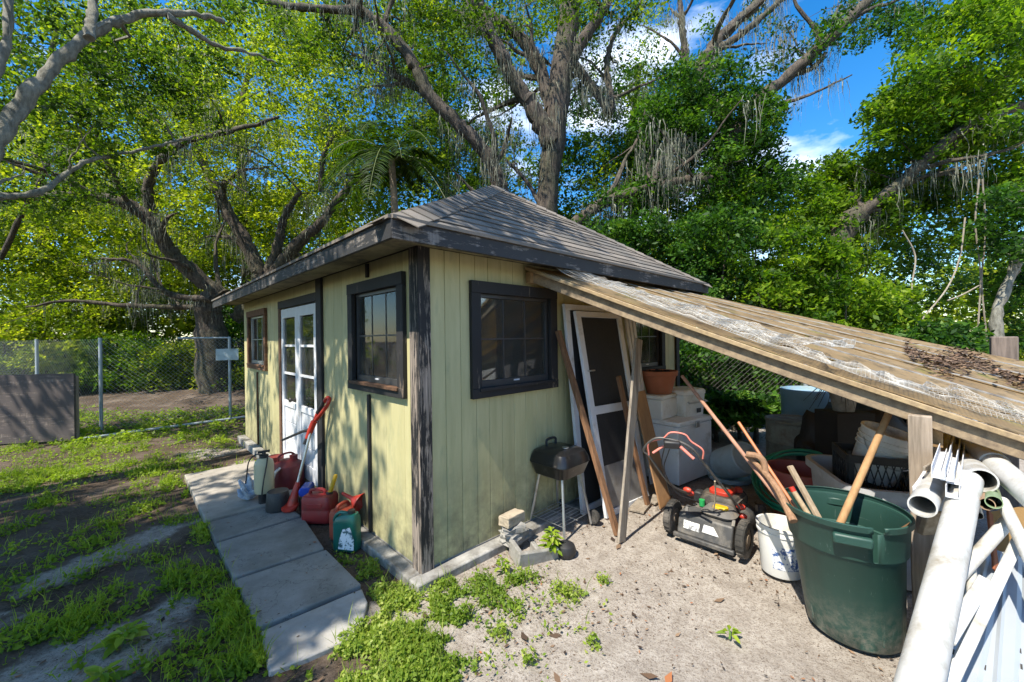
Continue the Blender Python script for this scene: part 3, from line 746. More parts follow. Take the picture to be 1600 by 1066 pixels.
MB().tube(arc([(-.10, -.10, .23), (-.15, -.13, .20), (-.19, -.15, .12)]), .016, 8).build('spout', steel, t)

def gas_can(at, rz, w_, d_, h, body_m, label, spout=True):
    t = thing('gas_can', at, label, 'gas can', rz)
    b = MB(); r_ = .04
    b.loft([rring(w_ * .94, d_ * .94, r_, 0), rring(w_, d_, r_, .02), rring(w_, d_, r_, h * .42), rring(w_ * .985, d_ * .975, r_, h * .45), rring(w_, d_, r_, h * .48), rring(w_, d_, r_, h * .80), rring(w_ * .93, d_ * .9, r_, h * .9), rring(w_ * .82, d_ * .7, r_, h * .93)])
    b.build('can_body', body_m, t)
    MB().tube(arc([(-w_ * .33, 0, h * .88), (-w_ * .30, 0, h * 1.04), (0, 0, h * 1.09), (w_ * .16, 0, h * 1.03), (w_ * .18, 0, h * .9)]), .014, 8).build('handle', body_m, t)
    for sgn in (-1, 1): MB().box((0, sgn * (d_ / 2 - .002), h * .62), (w_ * .5, .012, h * .16)).build('side_panel', body_m, t, bevel=.004)
    if spout:
        b = MB(); a = Vector((w_ * .33, 0, h * .9)); q = a + Vector((.05, .02, .17))
        pts = [a.lerp(q, i / 10) for i in range(11)]; b.tube(pts, [.02 if i % 2 else .0165 for i in range(10)] + [.013], 12); b.build('spout', yel_p, t)
        MB().lathe([(.03, 0), (.03, .03), (.02, .034), (0, .034)], 16, Mx((w_ * .33, 0, h * .86))).build('collar', blk_p, t)
    return t
gas_can(S(-.17, 1.44, .0), RZ - R(48), .27, .19, .25, red_p, 'boxy red gas can with ribbed yellow spout by the black trim')
gas_can(S(-.13, .985, .0), RZ + R(20), .22, .15, .25, M_('orange_red_plastic', (.36, .06, .03), .5, .25, 6, (.2, .06, .04), .4), 'orange red fuel jug behind the green oil jug', False)
t = thing('funnel', S(-.06, .95, .24), 'orange red funnel lying on the jug behind the green oil jug', 'funnel')
MB().lathe([(.012, -.13), (.018, -.03), (.075, .05), (.079, .05), (.079, .058), (.07, .05), (.012, -.03)], 20, Mx((0, 0, .04), rx=1.9, rz=.5)).build('cone', red_b, t)
t = thing('oil_jug', S(-.20, .76, .0), 'green oil jug with a torn white label beside the footing', 'jug', RZ - R(56))
g_m = M_('green_jug_plastic', (.008, .11, .085), .3, .2, 5)
b = MB()
b.loft([rring(.19, .10, .03, 0), rring(.20, .11, .035, .015), rring(.20, .11, .035, .20), rring(.17, .105, .035, .245, cx=.012), rring(.10, .08, .03, .275, cx=.035)]); b.build('jug_body', g_m, t)
MB().tube(arc([(-.085, 0, .16), (-.105, 0, .22), (-.06, 0, .272), (.02, 0, .268)]), .014, 8).build('handle', g_m, t)
MB().lathe([(.026, .27), (.026, .30), (0, .30)], 16, Mx((.04, 0, 0))).build('cap', blk_p, t)
k = NT('jug_label'); c = k.coord(); k.set(k.mix(k.ramp(k.noise(c, 26, 5, .7), .50, .54), (.74, .76, .80), (.05, .12, .14)), .5)
b = MB(); b.loft([[Vector((x, -.0565, z)) for x, z in ((-.04, .02), (.09, .02), (.095, .10), (.06, .19), (.0, .17), (-.03, .09))], [Vector((x, -.0545, z)) for x, z in ((-.04, .02), (.09, .02), (.095, .10), (.06, .19), (.0, .17), (-.03, .09))]]); b.build('label_sheet', k.m, t)
t = thing('oil_bottle', S(-.19, 1.72, .03), 'bright blue plastic bottle lying behind the red gas can', 'bottle', RZ + R(60))
MB().loft([[Vector((p.z, p.x, p.y + .18)) for p in rring(w_, w_ * .8, .03, z)] for w_, z in ((.08, -.11), (.10, -.10), (.10, .06), (.06, .10), (.04, .105), (.04, .13))]).build('bottle_body', blue_p, t)
o = MB().box((0, 0, .065), (.16, .12, .13)).build('tin', M_('dark_tin', (.05, .05, .055), .5, .3, 8, metal=.5), None, origin=(0, 0, 0), bevel=.01); o.location = S(-.17, 1.72, .0); o.rotation_euler.z = RZ; tag(o, 'dark tin box propping up the blue bottle', 'tin')
# crumpled clear bag
me = bpy.data.meshes.new('plastic_bag'); bm = bmesh.new(); bmesh.ops.create_icosphere(bm, subdivisions=4, radius=.1)
for v in bm.verts:
    p = v.co.copy(); f = 1 + .35 * math.sin(p.x * 60 + p.z * 40) * math.sin(p.y * 55) + .12 * math.sin(p.z * 120 + p.x * 90); v.co = Vector((p.x * f * .8, p.y * f * .9, (p.z + .1) * .9 * f))
bm.to_mesh(me); bm.free()
o = link('plastic_bag', me, M_('hazy_plastic', (.45, .50, .58), .2, .4, 18)); o.location = S(-.55, 2.28, .055); tag(o, 'crumpled clear plastic bag behind the cream sprayer', 'bag')
# string trimmer
tb = S(-.31, 1.76, .034); t = thing('string_trimmer', tb, 'red string trimmer with a silver shaft leaning on the door trim', 'trimmer', 0)
A = S(-.29, 1.76, .16); Bp = WL(487, 668, -.13); Ct = WL(500, 636, -.07)
MB().tube([A, Bp], .013, 10).build('shaft', steel, t, world=True)
b = MB(); d_ = (A - Bp).normalized(); e = A + d_ * .13; b.tube([A - d_ * .12, A - d_ * .02, A + d_ * .06, e], [.02, .034, .045, .05], 12); b.build('motor_head', red_b, t, world=True)
b = MB(); b.lathe([(.055, 0), (.075, .03), (.07, .045), (0, .05)], 20, Matrix.Translation(Vector((e.x, e.y, .045))) @ Mx(rx=.35)); b.build('guard', red_b, t, world=True)
ax = (Ct - Bp).normalized(); sd_ = dL * -1
b = MB(); b.tube([Bp - ax * .16, Bp - ax * .04, Bp + ax * .06], [.018, .028, .03], 10); b.build('housing', red_b, t, world=True)
b = MB(); h0 = Bp + ax * .05; b.tube(arc([h0, h0 + ax * .12 + sd_ * .01, h0 + ax * .25 + sd_ * .07, h0 + ax * .26 + sd_ * .14, h0 + ax * .19 + sd_ * .15, h0 + ax * .10 + sd_ * .09, h0 + ax * .03 + sd_ * .03]), .018, 10); b.build('handle', red_b, t, world=True)
b = MB(); b.tube([h0 + ax * .1 + sd_ * .01 - dR * .004, h0 + ax * .23 + sd_ * .05 - dR * .004], .0205, 10); b.build('grip', blk_p, t, world=True)
b = MB(); q = WL(441, 688, -.22); b.tube([Bp - ax * .02, Bp.lerp(q, .3), q], [.017, .014, .012], 8); b.build('front_handle', blk_p, t, world=True)
b = MB(); b.tube([Bp - ax * .17, Bp - ax * .10], .022, 10); b.build('collar', blk_p, t, world=True)

# ------------------------------------------------------------------ the left yard: board, fence, pipe, sign
t = emp('plywood_board', G(60, 693), 0, 'weathered dark plywood sheet standing at the left edge of the yard', 'board')
pw = peel('dark_plywood', (.10, .082, .078), (.24, .19, .17), .45, (2, 2, 14)); 
PA = G(-70, 700); PB = G(118, 690); hP = D(118, 583, PB.y).z
nrm = (PB - PA).cross(Vector((0, 0, 1))).normalized()
b = MB(); n = 10; rr = []
for i in range(n + 1):
    p = PA.lerp(PB, i / n); e_ = .02 * random.random(); rr.append([p + nrm * .02 + Vector((0, 0, .02 + e_)), p - nrm * .02 + Vector((0, 0, .02 + e_)), p - nrm * .02 + Vector((0, 0, hP - e_ * .7)), p + nrm * .02 + Vector((0, 0, hP - e_ * .7))])
b.loft(rr).build('sheet', pw, t, world=True)
b = MB(); b.bar(PA + nrm * -.06 + Vector((0, 0, .3)), PB + nrm * -.06 + Vector((0, 0, .3)), .05, .08); b.build('brace', post_m, t, world=True)
b = MB(); b.bar(PB + nrm * -.06 + Vector((0, 0, -.03)) - (PB - PA).normalized() * .03, PB + nrm * -.06 + Vector((0, 0, hP * .95)) - (PB - PA).normalized() * .03, .05, .05); b.build('stake', post_m, t, world=True)
def fence(name, pts, h, label, top=True, posts=True, mesh_r=.0015, pitch=.075, rail=(0.0, 1.0), post_at=None, wire=None):
    f = emp(name, pts[0], 0, label, 'fence'); b = MB()
    for a, c_ in zip(pts, pts[1:]):
        a = Vector((a[0], a[1], 0)); c_ = Vector((c_[0], c_[1], 0)); L_ = (c_ - a).length; d_ = (c_ - a) / L_
        for sgn in (1, -1):
            q = -h if sgn > 0 else 0
            while q < (L_ if sgn > 0 else L_ + h):
                s0, s1 = q, q + sgn * h; z0, z1 = .03, h
                if sgn > 0:
                    e0 = max(s0, 0); e1 = min(s1, L_); za = z0 + (e0 - s0); zb = z0 + (e1 - s0)
                else:
                    e0 = min(s0, L_); e1 = max(s1, 0); za = z0 + (s0 - e0); zb = z0 + (s0 - e1)
                if zb - za > .05:
                    m_ = (a + d_ * e0 + Vector((0, 0, za))); m2 = (a + d_ * e1 + Vector((0, 0, min(zb, h)))); b.tube([m_, m2], mesh_r, 3, cap=False)
                q += pitch
    b.build('wire_mesh', wire or zinc, f, world=True, smooth=0, kind='stuff')
    if posts:
        for p in (post_at or pts): MB().tube([Vector((p[0], p[1], -.1)), Vector((p[0], p[1], h + .02))], .027, 10).build('post', zinc, f, world=True)
    if top:
        for a, c_ in zip(pts, pts[1:]):
            a = Vector((a[0], a[1], h)); c_ = Vector((c_[0], c_[1], h)); MB().tube([a.lerp(c_, rail[0]), a.lerp(c_, rail[1])], .02, 8).build('top_rail', zinc, f, world=True)
    return f
FA = G(162, 672); FB = G(360, 652); dF = (FB - FA).normalized()
hF = D(357, 528, FB.y).z
FC = FB + dF * 3.2
fence('chain_link_fence', [FA, FB, FC], hF, 'chain-link fence panel with a silver top rail left of the shed', rail=(0.56, 1.0), post_at=[FB, FC])
FL = G(60, 672)
fence('chain_link_fence', [FA - dF * .03, Vector((FL.x - .6, FL.y + .5, 0)), Vector((FL.x - 5, FL.y + 2.5, 0))], hF, 'chain-link fence run behind the dark plywood sheet', top=False, post_at=[FA - dF * .03, Vector((FL.x - .6, FL.y + .5, 0))])
o = MB().tube([G(118, 690) + Vector((.08, .05, .03)), G(250, 672) + Vector((0, 0, .03)), G(392, 653) + Vector((0, 0, .035))], .028, 10).build('fallen_rail', zinc, None); tag(o, 'galvanised pipe lying on the ground below the fence', 'pipe')
sc_ = D(355, 554, FB.y - .06); o = MB().box((0, 0, 0), (.40, .006, .24)).build('notice_plate', M_('chalky_plate', (.52, .60, .62), .6, .2, 7, (.35, .42, .36), .5, 5), None, origin=(0, 0, -.12)); o.location = sc_ - Vector((0, 0, .12)); o.rotation_euler.z = math.atan2(dF.y, dF.x) - .2; tag(o, 'small pale blank plate hung on the fence post', 'plate')

# ------------------------------------------------------------------ along the shaded wall
t = emp('charcoal_grill', D(874, 700, 3.42).xy.to_3d(), R(45), 'black charcoal grill on splayed silver legs against the shed', 'grill')
en_m = M_('black_enamel', (.012, .012, .013), .28, .2, 5, (.10, .09, .08), .25, 9, .05)
hw = .385
MB().loft([rring(hw * .62, hw * .62, .05, .43, 5), rring(hw * .85, hw * .85, .06, .455, 5), rring(hw, hw, .07, .54, 5), rring(hw * 1.03, hw * 1.03, .07, .553, 5)]).build('bowl', en_m, t)
MB().loft([rring(hw * 1.05, hw * 1.05, .075, .556, 5), rring(hw * 1.0, hw * 1.0, .07, .60, 5), rring(hw * .9, hw * .9, .07, .645, 5), rring(hw * .66, hw * .66, .06, .668, 5), rring(hw * .3, hw * .3, .05, .676, 5)]).build('lid', en_m, t)
b = MB(); b.tube(arc([(-.06, .09, .665), (-.06, .09, .715), (0, .09, .728), (.06, .09, .715), (.06, .09, .665)]), .011, 8); b.build('handle', blk_p, t)
MB().lathe([(.03, .676), (.03, .684), (0, .684)], 14, Mx((-.02, -.08, 0))).build('vent', steel, t)
for sx_, sy_ in ((1, 1), (-1, 1), (-1, -1), (1, -1)):
    MB().tube([(sx_ * .12, sy_ * .12, .46), (sx_ * .185, sy_ * .185, .012)], .011, 8).build('leg', steel, t)
    if sx_ == 1: MB().lathe([(0, -.02), (.055, -.02), (.06, -.012), (.06, .012), (.055, .02), (0, .02)], 18, Mx((.215, sy_ * .19, .06), ry=math.pi / 2)).build('wheel', rub_m, t)
b = MB()
for i in range(9): b.tube([(-.18, -.165 + i * .041, .10), (.18, -.165 + i * .041, .10)], .0025, 5)
for i in (-.18, 0, .18): b.tube([(i, -.18, .097), (i, .18, .097)], .003, 5)
b.build('wire_shelf', steel, t)
brick_m = M_('pale_brick', (.42, .35, .26), .9, .25, 8, (.2, .17, .13), .5, 6, .5); stone_m = M_('grey_block', (.28, .27, .25), .95, .25, 9, (.13, .12, .10), .5, 6, .6)
def rough_block(name, at, d, rot, mat, label, cat, wob=.012, group=None):
    me = bpy.data.meshes.new(name); bm = bmesh.new(); bmesh.ops.create_cube(bm, size=1)
    bmesh.ops.subdivide_edges(bm, edges=bm.edges[:], cuts=3, use_grid_fill=True)
    for v in bm.verts:
        v.co = Vector((v.co.x * d[0], v.co.y * d[1], v.co.z * d[2])); v.co += Vector([random.uniform(-wob, wob) for _ in range(3)]) * (.5 if max(abs(v.co.x) / d[0], abs(v.co.y) / d[1]) < .4 else 1); v.co.z += d[2] / 2
    bm.to_mesh(me); bm.free(); o = link(name, me, mat); o.location = at; o.rotation_euler = rot; md = o.modifiers.new('bevel', 'BEVEL'); md.width = .006; md.segments = 2
    return tag(o, label, cat, group)
bk = S(.66, -.14, .05)
rough_block('brick', S(.70, -.13, .185), (.205, .10, .075), (0, .06, RZ + R(8)), brick_m, 'cream brick lying on top of the little pile by the wall', 'brick', .003)
rough_block('rubble_stone', S(.69, -.15, .115), (.17, .10, .07), (.1, -.05, RZ - .3), stone_m, 'rounded grey stone under the cream brick', 'stone', .014)
rough_block('rubble_stone', S(.72, -.14, .045), (.2, .13, .075), (0, 0, RZ + .1), stone_m, 'grey lump of concrete at the bottom of the brick pile', 'stone', .01)
# broken cinder block: U shaped
b = MB(); b.bx(-.17, .17, -.09, -.055, 0, .11); b.bx(-.17, -.135, -.0551, .09, 0, .11); b.bx(-.01, .03, -.0551, .07, 0, .09); b.bx(.135, .17, -.0551, .03, 0, .07)
o = b.build('cinder_block', stone_m, None, origin=(0, 0, 0), bevel=.008); o.location = S(.73, -.33, -.02); o.rotation_euler = (.12, .1, RZ - .35); tag(o, 'broken grey cinder block tipped on the sand', 'block')
o = MB().lathe([(0, 0), (.05, .0), (.07, .02), (.078, .055), (.066, .09), (.035, .11), (0, .113)], 20).build('pot', blk_p, None, origin=(0, 0, 0)); o.location = G(884, 866) + Vector((0, 0, -.02)); tag(o, 'small round black pot behind the leafy seedling', 'pot')

# screen doors and planks that lean on the wall
scr_m = M_('dark_fly_screen', (.022, .022, .024), .8, .2, 30, bump=0)
grey_kick = M_('grey_kick_plate', (.25, .24, .23), .6, .2, 5, (.14, .12, .10), .5, 4)
def leaning(name, BL, BR, TL, TR, label, th=.03, full=True):
    t = emp(name, (BL + BR) / 2, 0, label, 'door'); 
    P = lambda u, v: BL.lerp(BR, u).lerp(TL.lerp(TR, u), v)
    nn_ = (BR - BL).cross(TL - BL).normalized(); nn_ = nn_ if nn_.dot(dL) < 0 else -nn_
    def quad(u0, u1, v0, v1, nm, mat, t0=0.0, t1=th, lab=None):
        r0 = [P(u0, v0), P(u1, v0), P(u1, v1), P(u0, v1)]
        o = MB().loft([[p + nn_ * t0 for p in r0], [p + nn_ * t1 for p in r0]]).build(nm, mat, t, world=True, bevel=.002)
        if lab: o['label'] = lab
        return o
    s_ = .095
    quad(0, s_, 0, 1, 'stile', white_m); quad(1 - s_, 1, 0, 1, 'stile', white_m); quad(s_, 1 - s_, .972, 1, 'rail', white_m, .001, th - .001)
    if full:
        quad(s_, 1 - s_, 0, .03, 'rail', white_m, .001, th - .001); quad(s_, 1 - s_, .485, .525, 'rail', white_m, .001, th - .001)
        quad(s_, 1 - s_, .031, .235, 'kick_plate', grey_kick, .006, .014); quad(s_, 1 - s_, .525, .971, 'screen', scr_m, .010, .013); quad(s_, 1 - s_, .236, .485, 'screen', scr_m, .010, .013)
        hp = P(.06, .70) + nn_ * (th + .003); b = MB(); b.tube([hp, hp + nn_ * .035, hp + nn_ * .04 + dR * .05], .007, 8); b.build('handle', steel, t, world=True)
    else: quad(s_, 1 - s_, 0, .03, 'rail', white_m, .001, th - .001); quad(s_, 1 - s_, .03, .971, 'screen', scr_m, .010, .013)
    return t
BLp = G(944, 810); TLp = WR(895, 482, -.09); TRp = WR(966, 495, -.09); BRp = G(1003, 775)
e_ = TRp - TLp; BRp = BLp + e_.normalized() * e_.length; 
TLp.z = TRp.z = (TLp.z + TRp.z) / 2
leaning('screen_door', BLp, BRp, TLp, TRp, 'white framed screen door with dark mesh leaning on the shed wall')
l0 = loc(BLp)
leaning('screen_door', S(l0.x - .08, -.16, .0), S(l0.x + .62, -.16, .0), S(loc(TLp).x - .10, -.045, 1.90), S(loc(TLp).x + .62, -.045, 1.90), 'second white frame half hidden behind the screen door', full=False)
for i, (x_, lb) in enumerate(((2.62, 'nearest of the thin white strips right of the screen door'), (2.70, 'middle one of the thin white strips right of the screen door'), (2.78, 'farthest of the thin white strips right of the screen door'))):
    o = MB().bar(S(x_ + .05, -.26 + .02 * i, .0), S(x_ - .12, -.06, 1.90), .045, .02, up=(dL.x, dL.y, 0)).build('trim_strip', white_m, None, bevel=.002); tag(o, lb, 'trim', 'white strips by the screen door')
brn_plank = wood('brown_plank', (.25, .13, .065), (.12, .06, .03)); gry_plank = wood('grey_plank', (.36, .31, .25), (.15, .125, .10)); tan_ply = wood('tan_plywood', (.36, .20, .09), (.22, .12, .055), (4, 4, 1))
def plank(name, a, b_, wd, th, mat, label, cat='plank', seg_=6, wob=.002, up=None):
    o = MB().bar(Vector(a), Vector(b_), wd, th, up=up or (dL.x, dL.y, 0), segs=seg_, wob=wob).build(name, mat, None, bevel=.003); return tag(o, label, cat)
plank('plank', G(965, 836), WR(872, 517, -.05), .052, .035, brn_plank, 'narrow brown plank leaning left across the screen door')
plank('plank', G(971, 847), D(998, 530, 3.34), .10, .022, gry_plank, 'wide grey weathered plank standing in front of the screen door')
plank('stick', G(1012, 792), D(966, 588, 3.75), .05, .03, brn_plank, 'short brown batten behind the grey plank', 'stick')
a = G(1040, 790); b_ = D(998, 612, 3.95); plank('plywood_offcut', a, b_, .22, .015, tan_ply, 'tan plywood offcut leaning beside the small freezer', 'board')
for i, (x_, y_, r_, lb) in enumerate(((2.05, -.47, .2, 'flat grey scrap board on the sand by the screen door'), (2.32, -.50, -.1, 'flat grey scrap board lying nearest the plywood offcut'))):
    o = MB().box((0, 0, .012), (.3, .14, .02)).build('scrap_board', gry_plank, None, origin=(0, 0, 0), bevel=.003); o.location = S(x_, y_, .0 + .003 * i); o.rotation_euler.z = RZ + r_; tag(o, lb, 'board')

# ------------------------------------------------------------------ freezer and what stands on it
FRc = G(1061, 763); FRr = G(1113, 742); zT = D(1061, 661, FRc.y).z
ex = (FRr - FRc); ex.z = 0; wF = ex.length; ex.normalize(); ey = Vector((-ex.y, ex.x, 0)); rzF = math.atan2(ex.y, ex.x)
t = emp('chest_freezer', FRc, rzF, 'small white chest freezer against the shed wall', 'freezer')
frz_m = M_('white_enamel', (.76, .78, .80), .4, .1, 4, (.42, .38, .32), .35, 4, .05)
MB().bx(0, wF, 0, .52, .02, zT - .055).build('cabinet', frz_m, t, bevel=.012); MB().bx(-.006, wF + .006, -.012, .525, zT - .05, zT).build('lid', frz_m, t, bevel=.012)
MB().bx(wF * .45, wF * .55, -.03, -.012, zT - .09, zT - .02).build('latch', steel, t, bevel=.003)
for i, j in ((.05, .05), (wF - .05, .05), (.05, .47), (wF - .05, .47)): MB().lathe([(0, 0), (.02, 0), (.02, .022), (0, .022)], 10, Mx((i, j, 0))).build('foot', blk_p, t)
def onF(u, v, z): return FRc + ex * u + ey * v + Vector((0, 0, z))
t = emp('foam_box', onF(wF * .26, .36, zT), rzF + .12, 'square white foam box on the freezer under the clay pot', 'box')
MB().bx(-.21, .21, -.16, .16, 0, .215).build('box_body', wht_p, t, bevel=.015); MB().bx(-.215, .215, -.165, .165, .218, .262).build('lid', wht_p, t, bevel=.012)
t = emp('cooler', onF(wF * .76, .24, zT), rzF - .1, 'ribbed white cooler on the freezer right of the foam box', 'cooler')
MB().loft([rring(.34, .28, .03, 0), rring(.37, .31, .03, .24)]).build('tub', wht_p, t); MB().loft([rring(.385, .325, .035, .245), rring(.385, .325, .035, .28), rring(.35, .29, .03, .30)]).build('lid', wht_p, t)
MB().tube([(-.15, -.165, .17), (-.15, -.19, .16), (.15, -.19, .16), (.15, -.165, .17)], .01, 8).build('handle', grey_p, t); MB().box((.05, -.158, .06), (.07, .006, .05)).build('badge', blk_p, t)
t = emp('clay_pot', onF(wF * .26, .34, zT + .263), 0, 'terracotta planter of dark soil on the foam box', 'pot')
terra = M_('terracotta', (.38, .13, .065), .8, .15, 5, (.28, .15, .09), .35, 4, .2)
MB().lathe([(0, 0), (.125, 0), (.135, .01), (.185, .20), (.20, .205), (.205, .25), (.20, .258), (.188, .255), (.18, .20), (0, .20)], 36).build('pot_body', terra, t)
me = bpy.data.meshes.new('soil'); bm = bmesh.new(); bmesh.ops.create_grid(bm, x_segments=14, y_segments=14, size=.17)
for v in bm.verts:
    r_ = v.co.length; v.co *= min(1, .17 / max(r_, 1e-5)) if r_ > .17 else 1; v.co.z = .235 + random.uniform(-.01, .025)
bm.to_mesh(me); bm.free(); link('soil', me, M_('dark_soil', (.03, .024, .02), .95, .4, 20), t)

# ------------------------------------------------------------------ the mower
t = emp('lawn_mower', S(2.08, -1.16, 0), RZ, 'dusty push mower with red engine cover and pink bail handle on the sand', 'mower')
barm0 = M_('grimy_metal', (.16, .15, .135), .6, .3, 14, (.07, .05, .035), .5, 12, .2, metal=.5)
deck_p = M_('charcoal_plastic', (.055, .055, .056), .55, .25, 6, (.19, .17, .145), .55, 5, .15)
b = MB(); b.loft([rring(.60, .40, .10, .07, 6), rring(.62, .42, .11, .09, 6), rring(.58, .40, .12, .17, 6), rring(.46, .34, .12, .20, 6)]); b.build('deck', deck_p, t)
b = MB(); b.add([(-.375, -.20, .05), (-.375, .20, .05), (-.335, .20, .20), (-.335, -.20, .20), (-.22, -.20, .05), (-.22, .20, .05), (-.22, .18, .235), (-.22, -.18, .235)], [(0, 3, 2, 1), (0, 1, 5, 4), (3, 7, 6, 2), (4, 5, 6, 7), (0, 4, 7, 3), (1, 2, 6, 5)]); b.build('rear_shield', deck_p, t, bevel=.012)
b = MB(); b.bar((-.385, -.22, .04), (-.385, .22, .04), .03, .035); b.build('trail_bar', deck_p, t, bevel=.008)
k = NT('warning_sticker'); c = k.coord(); k.set(k.mix(k.ramp(k.noise(c, 40, 4), .5, .56), (.62, .62, .60), (.20, .20, .21)), .6)
b = MB(); b.add([(-.364, .03, .10), (-.364, .15, .10), (-.349, .15, .158), (-.349, .03, .158)], [(0, 1, 2, 3)]); o = b.build('sticker', k.m, t, smooth=0); o.location = (-.004, 0, 0)
b = MB(); b.add([(-.362, -.11, .11), (-.362, .01, .11), (-.347, .0, .165), (-.347, -.07, .165)], [(0, 1, 2, 3)]); o = b.build('sticker', M_('blank_sticker', (.62, .62, .60), .6, .2, 12), t, smooth=0); o.location = (-.004, 0, 0)
for x_, y_, r_ in ((-.30, .262, .13), (-.30, -.262, .13), (.27, .215, .095), (.27, -.215, .095)):
    wh = MB().lathe([(r_ * .55, -.026), (r_ * .93, -.028), (r_, -.02), (r_, .02), (r_ * .93, .028), (r_ * .55, .026)], 30, Mx((x_, y_, r_), rx=math.pi / 2)); tg = []
    for i in range(22):
        a_ = 2 * math.pi * i / 22; wh.box((x_ + math.cos(a_) * r_, y_, r_ + math.sin(a_) * r_), (.008, .044, .010), Euler((0, -a_, 0)).to_matrix())
    w_ = wh.build('wheel', rub_m, t)
    MB().lathe([(0, -.028), (r_ * .25, -.028), (r_ * .3, -.018), (r_ * .56, -.022), (r_ * .56, .022), (r_ * .3, .018), (r_ * .25, .028), (0, .028)], 24, Mx((x_, y_, r_), rx=math.pi / 2)).build('hub', M_('dusty_tan_hub', (.22, .165, .115), .8, .2, 10), w_)
MB().loft([rring(.30, .27, .05, .19, cx=.06), rring(.31, .28, .05, .26, cx=.06), rring(.27, .25, .05, .30, cx=.06)]).build('engine', M_('engine_black', (.05, .045, .04), .5, .35, 9, (.15, .12, .09), .5, 7), t)
MB().loft([rring(.19, .17, .05, .30, cx=.05), rring(.19, .17, .05, .325, cx=.05), rring(.14, .12, .05, .345, cx=.05)]).build('engine_cover', red_b, t, bevel=.002)
MB().lathe([(.032, .28), (.032, .325), (.02, .335), (0, .335)], 14, Mx((.15, -.09, 0))).build('fuel_cap', red_b, t)
MB().box((.17, .07, .235), (.08, .10, .10)).build('muffler', M_('rusty_metal', (.14, .065, .035), .85, .3, 12), t, bevel=.015)
MB().lathe([(.022, .21), (.022, .26), (0, .262)], 12, Mx((-.12, .10, 0))).build('oil_cap', M_('green_cap', (.02, .30, .08), .5, .1), t)
for i in range(6): MB().box((.06 + .0, -.142, .205 + i * .014), (.22, .012, .006)).build('cooling_fin', barm0, t)
MB().loft([rring(.09, .07, .015, .215, cx=-.03, cy_=.155), rring(.09, .07, .015, .285, cx=-.03, cy_=.155), rring(.07, .05, .015, .295, cx=-.03, cy_=.155)]).build('air_filter', blk_p, t)
MB().tube(arc([(.19, -.02, .27), (.24, -.06, .30), (.22, -.13, .26), (.16, -.15, .22)]), .005, 6).build('spark_lead', blk_p, t)
for sg in (-1, 1): MB().bar((.22, sg * .205, .11), (.17, sg * .215, .22), .018, .006).build('height_lever', barm0, t)
MB().lathe([(0, 0), (.062, 0), (.066, .004), (.05, .012), (0, .014)], 20, Mx((.05, 0, .345))).build('starter_grille', barm0, t)
for q in ((-.12, -.15), (-.12, .16), (.2, .16), (.24, -.12)): MB().lathe([(0, 0), (.011, 0), (.011, .008), (0, .008)], 6, Mx((q[0], q[1], .20))).build('bolt', steel, t)
# collapsed bag opening in front of the engine
b = MB(); b.loft([rring(.16, .20, .06, .20, cx=-.20, cy_=-.07), rring(.20, .25, .07, .24, cx=-.22, cy_=-.07), rring(.14, .18, .06, .275, cx=-.20, cy_=-.07)]); b.build('side_cover', M_('dusty_grey_cover', (.12, .115, .11), .7, .3, 8, (.24, .2, .15), .5), t)
b = MB(); b.loft([rring(.07, .11, .02, .268, cx=-.23, cy_=-.08), rring(.06, .10, .02, .292, cx=-.23, cy_=-.08)]); b.build('deflector', yel_p, t, bevel=.004)
pink = M_('faded_pink_red', (.72, .22, .17), .5, .12, 8)
HL = D(1006, 702, 2.95); HR = D(1080, 700, 2.78); ML = S(1.90, -.99, .30); MR_ = S(1.92, -1.36, .28)
Kn1, Kn2 = D(1066, 779, 3.18), D(1146, 792, 3.0)
barm = M_('grey_tube', (.13, .125, .12), .5, .25, 9, (.3, .26, .2), .3, 8, metal=.4)
mid = D(1040, 688, 2.84)
MB().tube(arc([ML, D(1048, 757, 3.1), D(1016, 715, 2.97), HL, mid + Vector((-.06, .02, .01)), mid + Vector((.07, -.03, .0)), HR, D(1096, 718, 2.8), D(1121, 751, 2.88), MR_], 5), .009, 10).build('handlebar', barm, t, world=True)
MB().tube(arc([D(1014, 711, 2.93), D(1014, 692, 2.9), D(1036, 685, 2.84), D(1048, 676, 2.80), D(1070, 679, 2.77), D(1080, 690, 2.76), D(1098, 703, 2.74), D(1098, 717, 2.76)], 5), .006, 8).build('bail', pink, t, world=True)
MB().tube([D(1020, 708, 2.9), D(1037, 697, 2.88)], .009, 8).build('lever', pink, t, world=True); MB().tube([D(1063, 698, 2.78), D(1084, 717, 2.74)], .010, 8).build('lever', pink, t, world=True)
q = D(1050, 694, 2.82); b = MB(); b.box(q, (.11, .05, .055), Euler((0.3, 0, -.35)).to_matrix()); b.build('control_box', blk_p, t, world=True, bevel=.012)
for a_ in ([D(1038, 700, 2.84), D(1034, 725, 2.95), D(1042, 755, 3.1), D(1046, 770, 3.15)], [D(1046, 702, 2.84), D(1038, 735, 2.98), D(1058, 770, 3.15), D(1085, 782, 3.2)]): MB().tube(arc(a_), .004, 6).build('cable', blk_p, t, world=True)
MB().tube(arc([D(1117, 752, 2.9), D(1118, 775, 2.98), D(1115, 798, 3.05)]), .006, 6).build('pull_cord', M_('dirty_rope', (.42, .35, .26), .9), t, world=True)
for q in (ML + Vector((0, 0, .01)), MR_ + Vector((0, 0, .02)), ML - dR * .05 + Vector((0, 0, .05)), MR_ + dR * .03 - Vector((0, 0, .06))):
    MB().lathe([(0, -.03), (.012, -.03), (.022, -.012), (.022, .012), (.012, .03), (0, .03)], 12, Matrix.Translation(q) @ Mx(rx=math.pi / 2, rz=RZ)).build('knob', red_b, t, world=True)
